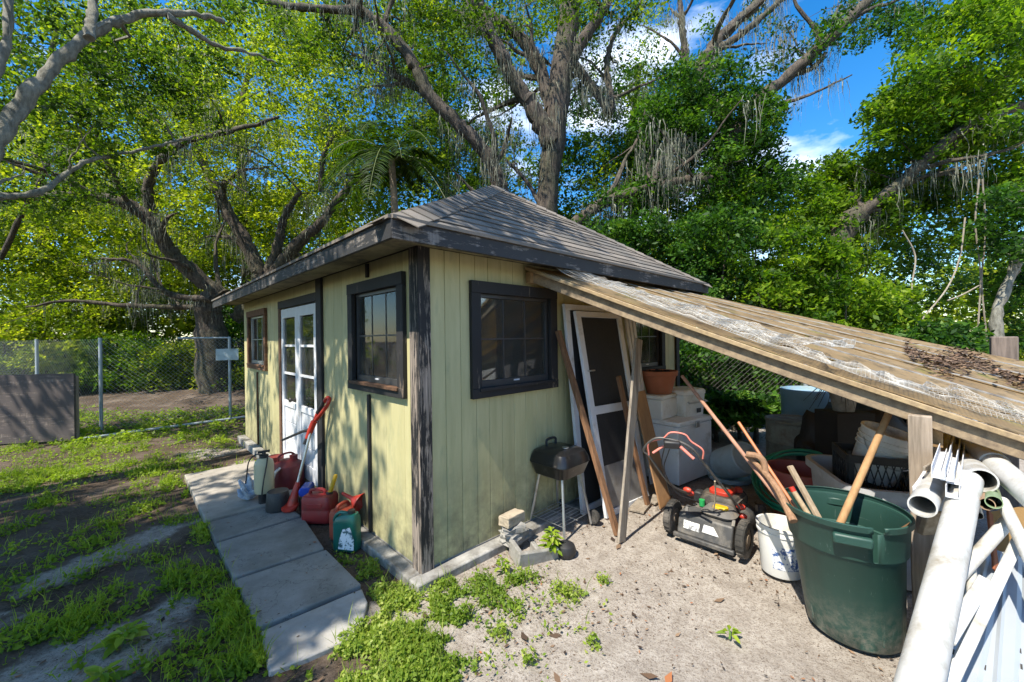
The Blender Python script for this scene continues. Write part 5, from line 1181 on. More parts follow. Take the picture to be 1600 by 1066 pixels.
def make_tree(name, label, base, limbs, masses, leafm, size, npc, rad, twig=.5, moss=(), barkm=None, flat=.5, moss_n=0, max_d=3.5, sub=0, slen=1.8):
    t = emp(name, base, 0, label, 'tree'); b = MB(); pts = []
    for pl, r0, r1 in limbs:
        p3, rs = limb_path(pl, r0, r1) if len(pl[0]) == 3 and not isinstance(pl[0], Vector) else (arc(pl, 5), None)
        if rs is None: m_ = len(p3); rs = [r0 + (r1 - r0) * i / (m_ - 1) for i in range(m_)]
        b.tube([p for p in p3], [r_ * random.uniform(.9, 1.12) for r_ in rs], 14); pts += [(p, r_) for p, r_ in zip(p3, rs)]
    limbs_pts = list(pts)
    for _ in range(sub):                                        # arching side limbs
        i_ = random.randrange(2, len(limbs_pts) - 1); p, r_ = limbs_pts[i_]
        if p.z < 2.4 or r_ < .03: continue
        tg = (limbs_pts[i_][0] - limbs_pts[i_ - 1][0]); tg = tg.normalized() if tg.length > 1e-4 else Vector((0, 0, 1)); dv = (tg * .5 + Vector((random.uniform(-1, 1), random.uniform(-.7, .7), random.uniform(-.15, .8)))).normalized(); L_ = slen * random.uniform(.5, 1.3); q = p.copy(); sp = [p.copy()]
        for s_ in range(5): dv = (dv + Vector((random.uniform(-.35, .35), random.uniform(-.3, .3), random.uniform(-.30, .22)))).normalized(); q = q + dv * (L_ / 5); sp.append(q.copy())
        sp = arc(sp, 3); m_ = len(sp); ra_ = min(.075, r_ * .5); rs = [ra_ * (1 - .82 * h_ / (m_ - 1)) for h_ in range(m_)]; b.tube(sp, rs, 7); pts += list(zip(sp, rs))
    cs = [c_ for m_ in masses for c_ in mass(*m_)]
    A = np.array([list(p) for p, _ in pts]); RR = [r_ for _, r_ in pts]
    tw = MB()
    CA = np.array([list(c_) for c_ in cs]); d0 = np.array([np.linalg.norm(A - q_, axis=1).min() for q_ in CA])
    node = A[::2].copy(); nr = np.array(RR[::2]); use = np.zeros(len(node), int); lim = np.where(nr > 0, 3, 3)
    for jj_ in np.argsort(d0):                                  # nearest clumps first; later ones branch off earlier twigs
        if random.random() > twig + .25: continue
        c_ = cs[jj_]; dd = np.linalg.norm(node - CA[jj_], axis=1) + np.where(use >= 3, 1e3, 0); j = int(np.argmin(dd))
        if dd[j] < .12 or dd[j] > max_d: continue
        use[j] += 1; a_ = Vector(node[j]); L_ = float(dd[j]); mid = a_.lerp(c_, .5) + Vector([random.uniform(-.16, .16) * L_ for _ in range(3)]); r0_ = min(.04, nr[j] * .62)
        tw.tube([a_, a_.lerp(mid, .5) + Vector((0, 0, random.uniform(-.04, .08) * L_)), mid, c_], [r0_, r0_ * .8, r0_ * .62, max(.004, r0_ * .4)], 4, cap=False)
        node = np.vstack([node, np.array(mid)[None], CA[jj_][None]]); nr = np.append(nr, [r0_ * .62, max(.004, r0_ * .4)]); use = np.append(use, [1, 0])
    va = np.array(b.v); va += (np.array([vnoise(va[:, 0] * 3 + va[:, 2] * 2 + 50 * q_, va[:, 1] * 3 + va[:, 2] + 9 * q_, .22, q_) for q_ in (1, 2, 3)]).T - .5) * .04; b.v = [tuple(q_) for q_ in va]
    b.build('trunk', barkm or bark, t, world=True)
    if tw.v: tw.build('twigs', barkm or bark, t, world=True, kind='stuff')
    crown('crown', cs, [rad * random.uniform(.7, 1.3) for _ in cs], npc, size, leafm, t, flat)
    if moss_n:
        V = []; rn = []
        cand = [p for p, r_ in pts if p.z > 2.6]
        for _ in range(moss_n):
            p = random.choice(cand) + Vector((random.uniform(-.25, .25), random.uniform(-.25, .25), -.02)); Lm = random.uniform(.25, 1.15)
            for s_ in range(random.randint(12, 26)):
                q = np.array(p) + rng.normal(size=3) * np.array([.10, .10, .07]); L_ = Lm * random.uniform(.15, 1.0) ** 1.3; wv = random.uniform(.003, .011); dirv = unit(1)[0]; dirv[2] = 0; prev = q
                for h in range(4):
                    nx2 = prev + np.array([random.gauss(0, .022), random.gauss(0, .022), -L_ / 4 * random.uniform(.6, 1.3)]); w0 = wv * (1 - h / 4.4); w1 = wv * (1 - (h + 1) / 4.4)
                    V += [prev - dirv * w0, prev + dirv * w0, nx2 + dirv * w1, nx2 - dirv * w1]; rn.append(random.random()); prev = nx2
        me = fast_mesh('moss', np.array(V), 4, np.array(rn)); o = link('moss', me, moss_m, t); o.matrix_basis = frame_of(t).inverted(); o['kind'] = 'stuff'
    return t
def dp(pl, d0, d1):
    n = len(pl) - 1; return [(x_, y_, d0 + (d1 - d0) * i / n) for i, (x_, y_) in enumerate(pl)]
# 1 oak whose pale limb reaches in at top left
ov = make_tree('live_oak', 'oak with a pale grey limb reaching in at the top left corner', Vector((-6.3, 3.3, 0)),
    [([Vector((-6.3, 3.3, -.1)), Vector((-6.2, 3.4, 1.2)), Vector((-5.9, 3.7, 2.2)), D(-70, 330, 3.9)], .24, .13), (dp([(-70, 330), (0, 212), (65, 125), (135, 58), (205, 26), (290, 20), (350, 33)], 3.9, 5.6), .095, .025),
     (dp([(262, 24), (300, 48), (340, 72), (395, 84), (430, 98)], 5.2, 6.2), .045, .012), (dp([(140, 60), (145, 25), (140, -20)], 4.4, 4.6), .05, .035), (dp([(-80, 300), (-20, 150), (10, 60), (10, -40)], 4.0, 4.6), .045, .035),
     (dp([(-40, 310), (60, 300), (130, 255), (215, 235), (300, 215)], 5.0, 7.0), .05, .015)],
    [(90, 90, 180, 130, 6.6, 1.2, 80), (330, 70, 170, 90, 7.8, 1.2, 62), (70, 250, 160, 90, 7.2, 1.2, 52), (200, 170, 150, 80, 7.8, 1.2, 36)], oak_l, .085, 62, .36, .5, barkm=bark2, sub=10, slen=1.3)
# 2 sprawling oak behind the fence
make_tree('live_oak', 'sprawling many-limbed oak beyond the chain-link fence on the left', D(335, 560, 11.5).xy.to_3d(),
    [([Vector((*D(335, 560, 11.5).xy, -.1)), D(330, 520, 11.5), D(325, 480, 11.3), D(338, 458, 11.3)], .42, .28), (dp([(345, 462), (300, 425), (262, 388), (236, 345), (190, 316), (120, 305), (0, 312), (-80, 300)], 11.3, 9), .22, .06),
     (dp([(238, 350), (232, 295), (250, 252), (290, 221), (360, 205), (435, 184)], 10.6, 9.6), .14, .035), (dp([(372, 500), (408, 450), (388, 388), (352, 322), (326, 272), (306, 226), (298, 170)], 12, 11.5), .26, .06),
     (dp([(408, 452), (432, 395), (440, 352), (456, 318), (470, 300)], 12, 11.5), .18, .05), (dp([(412, 445), (470, 376), (502, 348), (560, 275), (625, 240)], 12, 11), .2, .05), (dp([(330, 468), (262, 458), (215, 412), (160, 404)], 11, 10.5), .09, .03),
     (dp([(502, 300), (505, 250), (520, 215), (545, 203)], 11.5, 11.2), .08, .03), (dp([(340, 310), (370, 270), (420, 262)], 11.6, 11), .07, .02), (dp([(320, 480), (200, 478), (110, 470), (40, 480)], 11.4, 10), .08, .02), (dp([(0, 405), (80, 250), (120, 230)], 10, 9.5), .06, .03)],
    [(170, 235, 220, 110, 11.8, 1.8, 150), (400, 170, 170, 120, 12, 1.8, 115), (110, 400, 200, 80, 12.8, 1.6, 150), (320, 350, 140, 60, 13.8, 1.2, 60), (480, 260, 120, 100, 13, 1.2, 85), (300, 55, 250, 70, 11.5, 1.8, 80), (470, 50, 80, 70, 10.5, 1.5, 26), (60, 480, 120, 50, 12.5, 1, 60)],
    yel_l, .105, 58, .52, .45, moss_n=330, sub=34, slen=2.6)
# 3 great oak behind the shed
make_tree('live_oak', 'great oak hung with grey moss rising right behind the shed roof', D(850, 560, 9.8).xy.to_3d(),
    [([Vector((*D(852, 560, 9.8).xy, -.1)), D(852, 420, 9.8), D(856, 300, 9.7), D(868, 200, 9.6), D(880, 90, 9.5), D(893, 0, 9.5), D(905, -90, 9.5)], .29, .23), (dp([(862, 225), (832, 168), (800, 120), (770, 60), (742, -10)], 9.5, 9), .22, .12),
     (dp([(862, 170), (838, 95), (800, 45), (760, 20), (735, -15)], 9.6, 10), .16, .10), (dp([(884, 110), (912, 62), (945, 12), (962, -25)], 9.5, 9.2), .14, .09), (dp([(896, 100), (925, 135), (950, 172), (955, 160), (948, 100), (962, 52), (995, 15)], 9.5, 9.8), .12, .04),
     ([Vector((*D(785, 560, 9.2).xy, -.1)), D(786, 420, 9.2), D(784, 310, 9.2)], .27, .22), (dp([(784, 310), (778, 280), (758, 238), (715, 192), (672, 150), (646, 100), (602, 46), (560, 14), (530, -15)], 9.2, 8.2), .18, .09),
     (dp([(660, 140), (622, 120), (586, 96), (548, 84)], 9, 8.6), .10, .03), (dp([(560, 16), (470, 12), (400, 0)], 8.2, 8), .08, .05), (dp([(898, 350), (950, 313), (1010, 296), (1060, 283), (1112, 277)], 8.4, 8.0), .13, .05), (dp([(1020, 292), (1032, 252), (1050, 226), (1078, 214)], 8.2, 8.4), .07, .04),
     (dp([(850, 330), (820, 280), (790, 250)], 9.6, 10), .06, .03)],
    [(620, 50, 120, 75, 9.5, 1.5, 95), (720, 130, 110, 100, 11.5, 1.5, 80), (650, 225, 120, 70, 11.5, 1.5, 70), (985, 90, 100, 80, 10.5, 1.2, 38), (840, 30, 120, 50, 11, 1.5, 50), (840, 190, 170, 110, 13.5, 1.5, 65), (955, 240, 70, 60, 10.5, 1, 40), (800, 10, 260, 40, 9, 1, 60)],
    oak_l, .10, 55, .46, .5, moss_n=430, sub=36, slen=2.2)
# 4 vine-clad tree with the long slanting limb
make_tree('vine_clad_oak', 'vine-smothered oak whose bare limb slants up to the right across blue sky', D(1120, 560, 9.0).xy.to_3d(),
    [([Vector((*D(1120, 560, 9.0).xy, -.1)), D(1122, 420, 9), D(1130, 300, 9), D(1148, 200, 9)], .30, .24), (dp([(1146, 205), (1178, 160), (1218, 130), (1290, 66), (1345, 12), (1400, -45)], 9, 8.5), .13, .10), (dp([(1235, 118), (1262, 110), (1280, 98), (1290, 82)], 8.8, 8.7), .06, .035),
     (dp([(1145, 210), (1095, 120), (1110, 80), (1140, 45), (1185, 5), (1210, -25)], 9.2, 9.6), .16, .09), (dp([(1108, 82), (1150, 60), (1200, 18), (1240, -20)], 9.3, 9.3), .09, .05), (dp([(1075, 160), (1070, 80), (1065, 30), (1060, -20)], 10, 10), .10, .06)],
    [(1110, 190, 105, 95, 8.7, .8, 150), (1020, 340, 110, 60, 8.6, .6, 70), (1190, 60, 100, 60, 9.6, 1, 16), (1350, 35, 100, 45, 9, 1, 26), (1165, 270, 60, 60, 8.6, .6, 60), (1040, 230, 60, 70, 9.5, .6, 50), (1430, 20, 40, 30, 9, 1, 8)],
    dark_l, .10, 70, .40, .4, moss_n=150, sub=16, slen=1.8)
# 5 right-hand leaning tree
make_tree('leaning_oak', 'leafy tree with a thick brown limb leaning out to the right edge', D(1300, 560, 8.2).xy.to_3d(),
    [([Vector((*D(1285, 580, 8.2).xy, -.1)), D(1290, 450, 8.2), D(1318, 360, 8.2), D(1345, 333, 8.1)], .26, .2), (dp([(1340, 336), (1400, 292), (1440, 256), (1500, 206), (1600, 162), (1700, 120)], 8.1, 7.4), .11, .08), (dp([(1400, 292), (1470, 272), (1520, 275)], 8, 8), .06, .03), (dp([(1500, 210), (1490, 150), (1510, 90)], 7.8, 8), .07, .03)],
    [(1450, 195, 100, 65, 8.6, 1.0, 150), (1525, 105, 110, 100, 8.2, 1.2, 150), (1330, 290, 75, 45, 9, .8, 85), (1480, 330, 120, 60, 9, 1, 80), (1570, 20, 70, 40, 8, 1, 50), (1580, 260, 60, 70, 8.5, 1, 60), (1400, 300, 110, 40, 9.4, .8, 60)],
    sun_l, .11, 62, .42, .3, moss_n=45, sub=10, slen=1.6)
# 6 thin pale trunk at the far right with hanging vines
make_tree('young_tree', 'thin pale trunk at the right edge beyond the lean-to roof', D(1568, 600, 6.6).xy.to_3d(),
    [([Vector((*D(1562, 640, 6.6).xy, -.1)), D(1560, 540, 6.6), D(1558, 490, 6.6), D(1580, 430, 6.6), D(1605, 370, 6.5), D(1640, 280, 6.4)], .085, .05)], [(1580, 350, 50, 60, 7, .8, 40), (1600, 470, 50, 70, 7.5, .6, 45)], dark_l, .10, 60, .34, .3, barkm=bark2)
vn = wood('pale_vine', (.36, .32, .26), (.2, .17, .13))
for i, (pl, lb) in enumerate((([(1530, 280), (1524, 350), (1532, 430), (1528, 520), (1530, 560)], 'left one of the pale hanging vines at the right'), ([(1535, 280), (1540, 360), (1534, 440), (1542, 530), (1545, 565)], 'right one of the pale hanging vines at the right'),
        ([(1508, 340), (1500, 400), (1480, 450), (1440, 500), (1420, 530)], 'vine sagging down to the left of the hanging pair'), ([(1410, 360), (1430, 400), (1425, 450), (1432, 500)], 'thin vine hanging in the dark gap under the leaning limb'), ([(1532, 445), (1505, 460), (1480, 470)], 'short pale side shoot joining the hanging vines'))):
    o = MB().tube(arc([D(*p, 6.9) for p in pl]), .012, 6).build('vine', vn, None); tag(o, lb, 'vine', 'vines hanging at the right')
# taller trees farther back
make_tree('background_tree', 'tall tree filling the gap behind the sprawling oak at far left', D(60, 560, 17).xy.to_3d(), [([Vector((*D(60, 560, 17).xy, -.1)), D(70, 400, 17), D(60, 200, 17), D(90, 40, 17)], .25, .08)],
    [(60, 120, 150, 130, 17, 1.5, 110), (60, 330, 170, 110, 17, 1.5, 140), (200, 130, 120, 140, 17, 1.5, 80)], oak_l, .19, 62, .85, .1, max_d=6)
make_tree('background_tree', 'tall tree behind the sprawling oak near the palm', D(380, 560, 17).xy.to_3d(), [([Vector((*D(380, 560, 17).xy, -.1)), D(385, 400, 17), D(375, 200, 17), D(400, 60, 17)], .25, .08)],
    [(330, 300, 150, 130, 17, 1.5, 130), (480, 300, 120, 110, 17, 1.5, 100), (370, 100, 150, 90, 17, 1.5, 75), (300, 450, 150, 70, 17, 1, 90)], yel_l, .19, 62, .85, .1, moss_n=60, max_d=6)
make_tree('background_tree', 'tall tree seen between the trunks behind the shed ridge', D(690, 560, 16).xy.to_3d(), [([Vector((*D(690, 560, 16).xy, -.1)), D(690, 400, 16), D(700, 240, 16), D(690, 60, 16)], .22, .07)],
    [(620, 230, 130, 110, 16, 1.5, 85), (720, 120, 120, 110, 16, 1.5, 45), (740, 270, 120, 70, 16, 1.5, 80), (560, 80, 110, 80, 16, 1.5, 45)], oak_l, .18, 62, .8, .1, moss_n=60, max_d=6)
make_tree('background_tree', 'shadowy tree behind the vine-smothered oak', D(990, 560, 13).xy.to_3d(), [([Vector((*D(990, 560, 13).xy, -.1)), D(992, 400, 13), D(985, 240, 13), D(1000, 100, 13)], .2, .06)],
    [(950, 300, 110, 90, 13, 1.2, 110), (960, 180, 80, 80, 13, 1.2, 45), (1060, 260, 80, 90, 12, 1, 80), (1250, 320, 120, 60, 12, 1, 80), (1440, 400, 130, 70, 12, 1, 70)], dark_l, .14, 60, .6, .1, moss_n=50, max_d=6)
# palm
pc = D(612, 250, 9.0); t = emp('palm', Vector((pc.x + .15, pc.y, 0)), 0, 'feathery palm just behind the left slope of the shed roof', 'palm')
MB().tube([Vector((pc.x + .17, pc.y, -.1)), Vector((pc.x + .15, pc.y, 2.5)), pc], [.12, .1, .07], 12).build('trunk', wood('palm_trunk', (.30, .24, .17), (.15, .11, .08), (4, 4, 9)), t, world=True)
Mi = frame_of(t).inverted()
for i in range(20):
    az = i * 2.399; el = random.uniform(.1, 1.1); L_ = random.uniform(1.5, 2.3); hd = Vector((math.cos(az), math.sin(az), 0)); rib = []
    for s_ in range(11):
        u = s_ / 10; rib.append(pc + hd * (L_ * u * math.cos(el * .8) ) + Vector((0, 0, L_ * (math.sin(el) * u - 1.05 * u * u * (.6 + .5 * math.cos(el))))))
    V = []; rn = []
    for s_ in range(2, 80):
        u = s_ / 80 * 10; j = min(int(u), 9); p = rib[j].lerp(rib[j + 1], u - j); tg = (rib[j + 1] - rib[j]).normalized(); sd2 = tg.cross(Vector((0, 0, 1))).normalized(); ll = .42 * math.sin(math.pi * (.12 + .85 * s_ / 80)) + .05
        for sg in (-1, 1):
            tip = p + sd2 * (sg * ll * .75) + tg * (ll * .5) + Vector((0, 0, -.22 * ll + random.uniform(-.05, .08))); wv = tg * .016; mdl = p.lerp(tip, .5) + Vector((0, 0, .03)); V += [p, mdl - wv, tip, mdl + wv]; rn.append(random.random() * .6)
    me = fast_mesh('frond', np.array([list(v) for v in V]), 4, np.array(rn)); o = link('frond', me, oak_l, t); o.matrix_basis = Mi
    b = MB().tube(rib, [.016 - .0013 * s_ for s_ in range(11)], 5).build('rib', M_('frond_rib', (.10, .13, .03), .6, .1), o, world=False); b.matrix_basis = Matrix.Identity(4)
# shrubs
def shrub(label, cx, cy, rx, ry, dep, dd, n, mat=dark_l, size=.095, npc=66, rad=.30, name='shrub', stems=5):
    g_ = D(cx, cy, dep); t = emp(name, Vector((g_.x, g_.y, 0)), 0, label, 'shrub'); cs = mass(cx, cy, rx, ry, dep, dd, n)
    crown('foliage', cs, [rad * random.uniform(.7, 1.3) for _ in cs], npc, size, mat, t, .45)
    for i in range(stems):
        c_ = random.choice(cs); b0 = Vector((g_.x + random.uniform(-.3, .3), g_.y + random.uniform(-.2, .2), -.05)); MB().tube([b0, b0.lerp(c_, .5) + Vector((random.uniform(-.2, .2), 0, .1)), c_], [.035, .025, .01], 6).build('stem', bark, t, world=True)
shrub('broad dark shrub just above the right corner of the shed roof', 1020, 405, 95, 70, 7.6, .5, 85)
shrub('tall glossy shrub behind the top of the lean-to roof', 1125, 420, 90, 95, 7.3, .6, 105)
shrub('dense green shrub above the middle of the lean-to roof', 1235, 430, 90, 85, 7.1, .6, 100, sun_l)
shrub('low green shrub along the far edge of the lean-to roof', 1345, 485, 95, 45, 6.9, .5, 70, sun_l)
shrub('bright shrub below the leaning limb on the right', 1195, 340, 100, 60, 8.6, .6, 80, sun_l)
shrub('yellow-green shrub between the vine-clad oak and the leaning tree', 1300, 370, 100, 60, 8.6, .6, 75, sun_l)
shrub('small leafy shrub by the stub at the end of the lean-to roof', 1460, 540, 75, 28, 6.3, .4, 38)
shrub('hedge-like dark plant growing through the fence under the lean-to', 1150, 650, 70, 32, 6.0, .3, 75, rad=.2)
shrub('climbing dark foliage on the fence behind the drums', 1120, 580, 110, 45, 6.8, .4, 120, rad=.28)
shrub('dark foliage behind the lean-to at its low end', 1380, 590, 140, 40, 7.0, .4, 70, rad=.3)
shrub('sunlit bushes beyond the fence behind the plywood sheet', 30, 545, 130, 70, 12.0, 1, 130, yel_l, .12, 60, .42)
shrub('pale green bush beyond the fence left of the notice plate', 175, 568, 100, 48, 12.2, .8, 110, sun_l, .12, 60, .4)
shrub('green bush under the sprawling oak by the shed corner', 300, 575, 95, 42, 12.2, .8, 105, yel_l, .12, 60, .4)
shrub('leafy bush just left of the far shed corner', 375, 520, 50, 60, 12.6, .8, 50, dark_l, .12, 60, .42)
shrub('dim bush under the limbs in front of the far wood', 110, 460, 120, 40, 14, .8, 60, yel_l, .13, 55, .5)
# the far wood all round, one mass
fc = []; 
for i in range(2300):
    az = rng.uniform(-1.05, 1.0) if i < 1900 else rng.uniform(0, 2 * math.pi); rd = rng.uniform(19, 30); x_, y_ = rd * math.sin(az), rd * math.cos(az)
    pxx = 800 + 628 * x_ / y_ if y_ > 3 else -1000
    hmax = 8.5 if pxx < 750 else (7.5 if pxx < 1150 else 4.2)
    if pxx > 1330 and pxx < 1700 and rng.random() < .45: continue
    fc.append((x_, y_, max(.5, rng.uniform(.0, 1) ** 1.25 * hmax)))
fw = emp('far_wood', Vector((0, 24, 0)), 0, 'far wood of mixed green trees closing off the view', 'wood', kind='stuff')
crown('foliage', np.array(fc), [rng.uniform(.8, 1.4) for _ in fc], 60,   .26, yel_l, fw, .45, kind='stuff')

# shade crown: unseen clumps added to the first oak, shaped by their cast shade
def lit(lx, ly, X, Y):
    if ly < -.12 and lx > -.62: return 1.0
    if ly < .25 and lx > -1.1 and ly > -1.0: return .9
    if 0 <= lx and ly >= -.12: return .74
    if -.95 < lx < 0 and ly > 2.5: return .75
    if -.3 < lx < 0: return .4
    if X < -2.8 and 4.3 < Y < 6.9: return .95
    if 7.5 < Y < 12 and X < -4: return .6
    return .02
cs = []; k_ = 0
while len(cs) < 1250 and k_ < 60000:
    k_ += 1; lx, ly = random.uniform(-9, 4.5), random.uniform(-4.5, 9); P_ = S(lx, ly); z = random.uniform(4.6, 8.2); c_ = P_ - (dR + dL * .07) * (z / SUN_C); c_.z = z
    if random.random() < lit(lx, ly, P_.x, P_.y): continue
    if c_.y > .3:
        u = 800 + FPX * c_.x / c_.y; v = HY - FPX * (c_.z - CH) / c_.y
        if -40 < u < 1640 and v > -60: continue
    cs.append(c_)
k_ = 0; n0 = len(cs)
while len(cs) < n0 + 420 and k_ < 20000:
    k_ += 1; lx, ly = (random.uniform(-1.15, -.32), random.uniform(.3, 2.1)) if random.random() < .4 else (random.uniform(-3.5, -1.15), random.uniform(-1.6, 2.6)); P_ = S(lx, ly); z = random.uniform(4.6, 8.2); c_ = P_ - (dR + dL * .07) * (z / SUN_C); c_.z = z
    if c_.y > .3:
        u = 800 + FPX * c_.x / c_.y; v = HY - FPX * (c_.z - CH) / c_.y
        if -40 < u < 1640 and v > -60: continue
    cs.append(c_)
crown('crown', cs, [random.uniform(.32, .55) for _ in cs], 50, .14, oak_l, ov, .75)

# ------------------------------------------------------------------ ground cover
def on_ground(X, Y):
    i = np.clip(np.searchsorted(xs, X) - 1, 0, nx_ - 2); j = np.clip(np.searchsorted(ys, Y) - 1, 0, ny_ - 2); return ZZ[j, i]
def inside_solid(X, Y):
    lx, ly = to_loc(X, Y); return ((lx > -.12) & (ly > -.12) & (lx < WX) & (ly < WY)) | ((lx > -.90) & (lx < -.33) & (ly > -.14) & (ly < 3.72)) | ((lx > -.94) & (lx < -.0) & (ly > 2.0) & (ly < 3.74))
def weed_patch(name, label, cat, centers, n_each, leaf, h, mat, blades=0):
    Ps = []; sz = []
    for (px, py, r_, wt) in centers:
        c_ = G(px, py); n = int(n_each * wt * min(1, (r_ / .16) ** 1.3)); a_ = rng.uniform(0, 2 * math.pi, n); q = np.sqrt(rng.random(n)) * r_ ; X = c_.x + q * np.cos(a_); Y = c_.y + q * np.sin(a_)
        # tufts
        tx = np.round(X / .07) * .07; ty = np.round(Y / .07) * .07; hsh = np.sin(tx * 127.1 + ty * 311.7) * 43758.5; hsh = hsh - np.floor(hsh)
        hsh = np.clip((fbm(X, Y, .11, 41, 3) - .38) / .3, 0, 1); keep = (rng.random(n) < hsh * (1.05 - .75 * (q / r_) ** 2)) & ~inside_solid(X, Y); X, Y, hsh, q = X[keep], Y[keep], hsh[keep], q[keep]
        Z = on_ground(X, Y) + h * (.3 + .7 * hsh) * rng.random(len(X)) ** 1.4 * (1.1 - .6 * q / r_) * (.4 + 1.2 * fbm(X, Y, .06, 63, 2)) + .005
        Ps.append(np.stack([X, Y, Z], 1))
    P = np.concatenate(Ps); tone = fbm(P[:, 0], P[:, 1], .35, 77, 2)
    rnd = np.clip(.6 * tone + .5 * rng.random(len(P)), 0, 1); V = leaf_quads(P, leaf, .55, .6)
    if blades:
        sel = rng.choice(len(P), min(blades, len(P)), replace=False); B_ = P[sel].copy(); B_[:, 2] = on_ground(B_[:, 0], B_[:, 1]); nb = len(B_); L_ = rng.uniform(.05, .16, nb)[:, None]; lean = rng.normal(size=(nb, 3)) * .35; lean[:, 2] = 1; sd3 = unit(nb); sd3[:, 2] = 0
        T_ = B_ + lean * L_; Mdl = B_ + lean * L_ * .5 * np.array([.7, .7, 1.1]); V = np.concatenate([V, np.stack([B_, Mdl - sd3 * .0025, T_, Mdl + sd3 * .0025], 1).reshape(-1, 3)]); rnd = np.concatenate([rnd, .4 + .5 * rng.random(nb)])
    me = fast_mesh(name, V, 4, rnd); o = link(name, me, mat); return tag(o, label, cat, kind='stuff')
W1 = [(690, 970, .5, 1.0), (830, 960, .5, .5), (600, 1030, .4, 1.2), (620, 985, .34, 3.2), (660, 945, .26, 2.2), (650, 1040, .30, 2.6), (590, 1000, .22, 1.6), (700, 985, .2, 1.2), (770, 910, .18, 1.0), (600, 950, .16, 1), (640, 975, .2, 1.3), (690, 960, .18, 1.1), (610, 1000, .18, 1.2), (660, 1020, .2, 1.4), (590, 1045, .16, 1), (700, 930, .14, .9), (730, 915, .12, .8), (790, 900, .13, 1.0), (820, 905, .1, .7), (770, 935, .1, .6), (740, 985, .1, .5), (790, 990, .09, .7), (800, 955, .09, .5), (880, 925, .1, .5), (905, 935, .07, .5), (915, 990, .07, .5),
      (925, 1012, .05, .5), (945, 910, .05, .3), (710, 1050, .12, .6), (640, 1060, .14, .9), (575, 900, .1, .6), (545, 875, .1, .7), (560, 900, .09, .7), (520, 1055, .14, .7), (600, 925, .12, .8), (760, 1020, .06, .3), (830, 1030, .05, .3), (850, 985, .05, .2), (478, 795, .05, .2), (530, 860, .07, .6), (575, 885, .08, .6)]
weed_patch('weeds', 'patches of small sunlit green weeds in front of the shed corner', 'weeds', W1, 1700, .022, .08, lime_l, 900)
GL = []
r2 = random.Random(11)
for i in range(330):
    px, py = r2.uniform(-20, 400), r2.uniform(672, 1066)
    c_ = G(px, py); s_ = float(sandiness(np.array([c_.x]), np.array([c_.y]))[0])
    dens = 1.0 if py < 770 else .58
    if r2.random() > dens * (1 - 1.2 * s_): continue
    GL.append((px, py, r2.uniform(.12, .3) * (1.7 if py < 760 else 1), r2.uniform(.4, 1) * (2.6 if py < 760 else 1)))
weed_patch('grass', 'low green grass and weeds over the shaded left yard', 'grass', GL, 330, .032, .075, weed_l, 5000)
GF = []
for i in range(80):
    px, py = r2.uniform(-40, 385), r2.uniform(640, 690); GF.append((px, py, r2.uniform(.4, .8), r2.uniform(.4, 1.0) * (1 if py > 630 else .4)))
weed_patch('fence_weeds', 'leafy weeds growing along the foot of the fence', 'weeds', GF, 420, .06, .16, weed_l, 900)
EG = [(300 + 105 * q + r2.uniform(-15, 10), 800 + 255 * q, .09, .8) for q in np.linspace(0, 1, 26)] + [(420 + 30 * q, 1062, .08, .8) for q in range(5)]
EG += [(318 + 100 * q, 832 + 215 * q, .05, .5) for q in np.linspace(0, 1, 18)]
weed_patch('edge_weeds', 'green weeds growing along the outer edge of the slab path', 'weeds', EG, 420, .03, .07, weed_l, 300)
# leaf litter
def litter(name, label, n, box, size, test=None, z0=.006, zfun=None):
    X = rng.uniform(box[0], box[1], n); Y = rng.uniform(box[2], box[3], n); keep = ~inside_solid(X, Y)
    if test is not None: keep &= test(X, Y)
    X, Y = X[keep], Y[keep]; P = np.stack([X, Y, on_ground(X, Y) + z0 + rng.random(len(X)) * .01], 1)
    sz = size * (.35 + 1.4 * rng.random(len(X)) ** 4); V = leaf_quads(P, sz, .82, .45); me = fast_mesh(name, V, 4, np.clip(rng.random(len(X)) ** 1.3, 0, 1)); o = link(name, me, litter_m); return tag(o, label, 'litter', kind='stuff')
cl = lambda X, Y: np.clip((fbm(X, Y, .45, 55, 4) - .36) * 2.6, 0, 1) > rng.random(len(X))
litter('leaf_litter', 'bits of brown leaf litter strewn over the sand', 60000, (-2, 4.6, .9, 5), .017, cl)
litter('yard_litter', 'fallen brown leaves strewn over the left yard', 60000, (-10, 0, 1.2, 12), .026, cl)
litter('orange_leaves', 'few larger orange leaves on the sand', 130, (-.6, 2.6, 1.5, 4), .055)
# litter caught on the low end of the lean-to roof
V = []
n = 1700; bb = .70 + .28 * rng.random(n); aa = np.clip(.62 + .10 * rng.normal(size=n) + .12 * np.sin(bb * 40), .3, .9); P = np.array([list(Q(float(a_), float(b_), .032 + .03 * random.random() * (1 + math.sin(a_ * 17) * .8))) for a_, b_ in zip(aa, bb)])
me = fast_mesh('roof_litter', leaf_quads(P, .05, .7, .4), 4, rng.random(n) ** 1.2 * .9); o = link('roof_litter', me, litter_m); tag(o, 'drift of brown leaves on the low end of the lean-to roof', 'litter', kind='stuff')
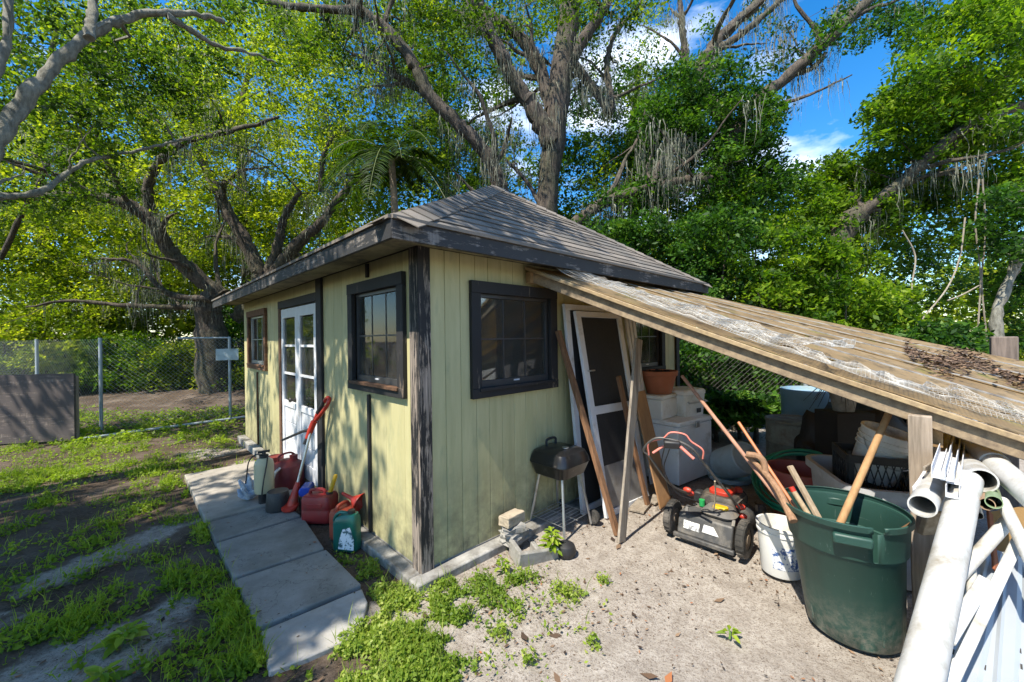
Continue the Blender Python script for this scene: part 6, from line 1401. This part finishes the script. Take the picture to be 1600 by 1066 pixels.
# crumbs and leaves blown onto the slabs
n = 420; lx = rng.uniform(-.90, -.36, n); ly = rng.uniform(.0, 3.6, n); P = np.array([list(S(float(u), float(v), .056 if v > 2.03 else (.039 if v > .2 else .022))) for u, v in zip(lx, ly)])
keep = rng.random(n) < np.clip(.25 + 2.2 * (np.abs(lx + .63) - .12), 0, 1); P = P[keep]
me = fast_mesh('path_litter', leaf_quads(P, .016 * (.4 + 1.8 * rng.random(len(P)) ** 4), .97, .5), 4, rng.random(len(P))); o = link('path_litter', me, litter_m); tag(o, 'crumbs of dead leaf lying on the path slabs', 'litter', kind='stuff')
# single plants
def seedling(at, h, n, leaf, label, spread=.06, mat=weed_l):
    t = emp('seedling', at, random.uniform(0, 6), label, 'plant'); MB().tube([(0, 0, -.01), (.006, .004, h * .5), (0, .01, h)], [.006, .005, .003], 6).build('stem', M_('green_stem', (.12, .22, .04), .6, .1), t)
    for i in range(n):
        az = i * 2.4; z = h * (.15 + .85 * i / n); L_ = leaf * random.uniform(.8, 1.2) * (1.15 - .5 * i / n); el = random.uniform(-.1, .5); d_ = Vector((math.cos(az) * math.cos(el), math.sin(az) * math.cos(el), math.sin(el))); s_ = d_.cross(Vector((0, 0, 1))).normalized(); p = Vector((0, 0, z)) + d_ * .012
        b = MB(); up = s_.cross(d_); b.add([p, p + d_ * L_ * .35 + s_ * L_ * .24 + up * .008, p + d_ * L_ * .72 + s_ * L_ * .18 - up * .002, p + d_ * L_ - up * L_ * .18, p + d_ * L_ * .72 - s_ * L_ * .18 - up * .002, p + d_ * L_ * .35 - s_ * L_ * .24 + up * .008, p + d_ * L_ * .4 - up * .006, p + d_ * L_ * .72 - up * .012], [(0, 1, 6), (1, 2, 7, 6), (2, 3, 7), (3, 4, 7), (4, 5, 6, 7), (5, 0, 6)])
        o = b.build('leaf', mat, t, smooth=60); at_ = o.data.attributes.new('rnd', 'FLOAT', 'POINT'); at_.data.foreach_set('value', [random.uniform(.35, .95)] * len(o.data.vertices))
seedling(G(862, 868), .19, 34, .085, 'bright leafy seedling in front of the charcoal grill')
seedling(G(196, 1003), .06, 16, .10, 'broad-leaved green weed on the dark dirt at lower left')
seedling(G(1140, 995), .04, 6, .05, 'tiny lone sprout on the sand before the trash can')
seedling(G(160, 1066), .05, 12, .09, 'broad-leaved weed cut by the bottom edge at left')
seedling(G(785, 895), .10, 20, .05, 'upright green weed on the sand before the cinder block')
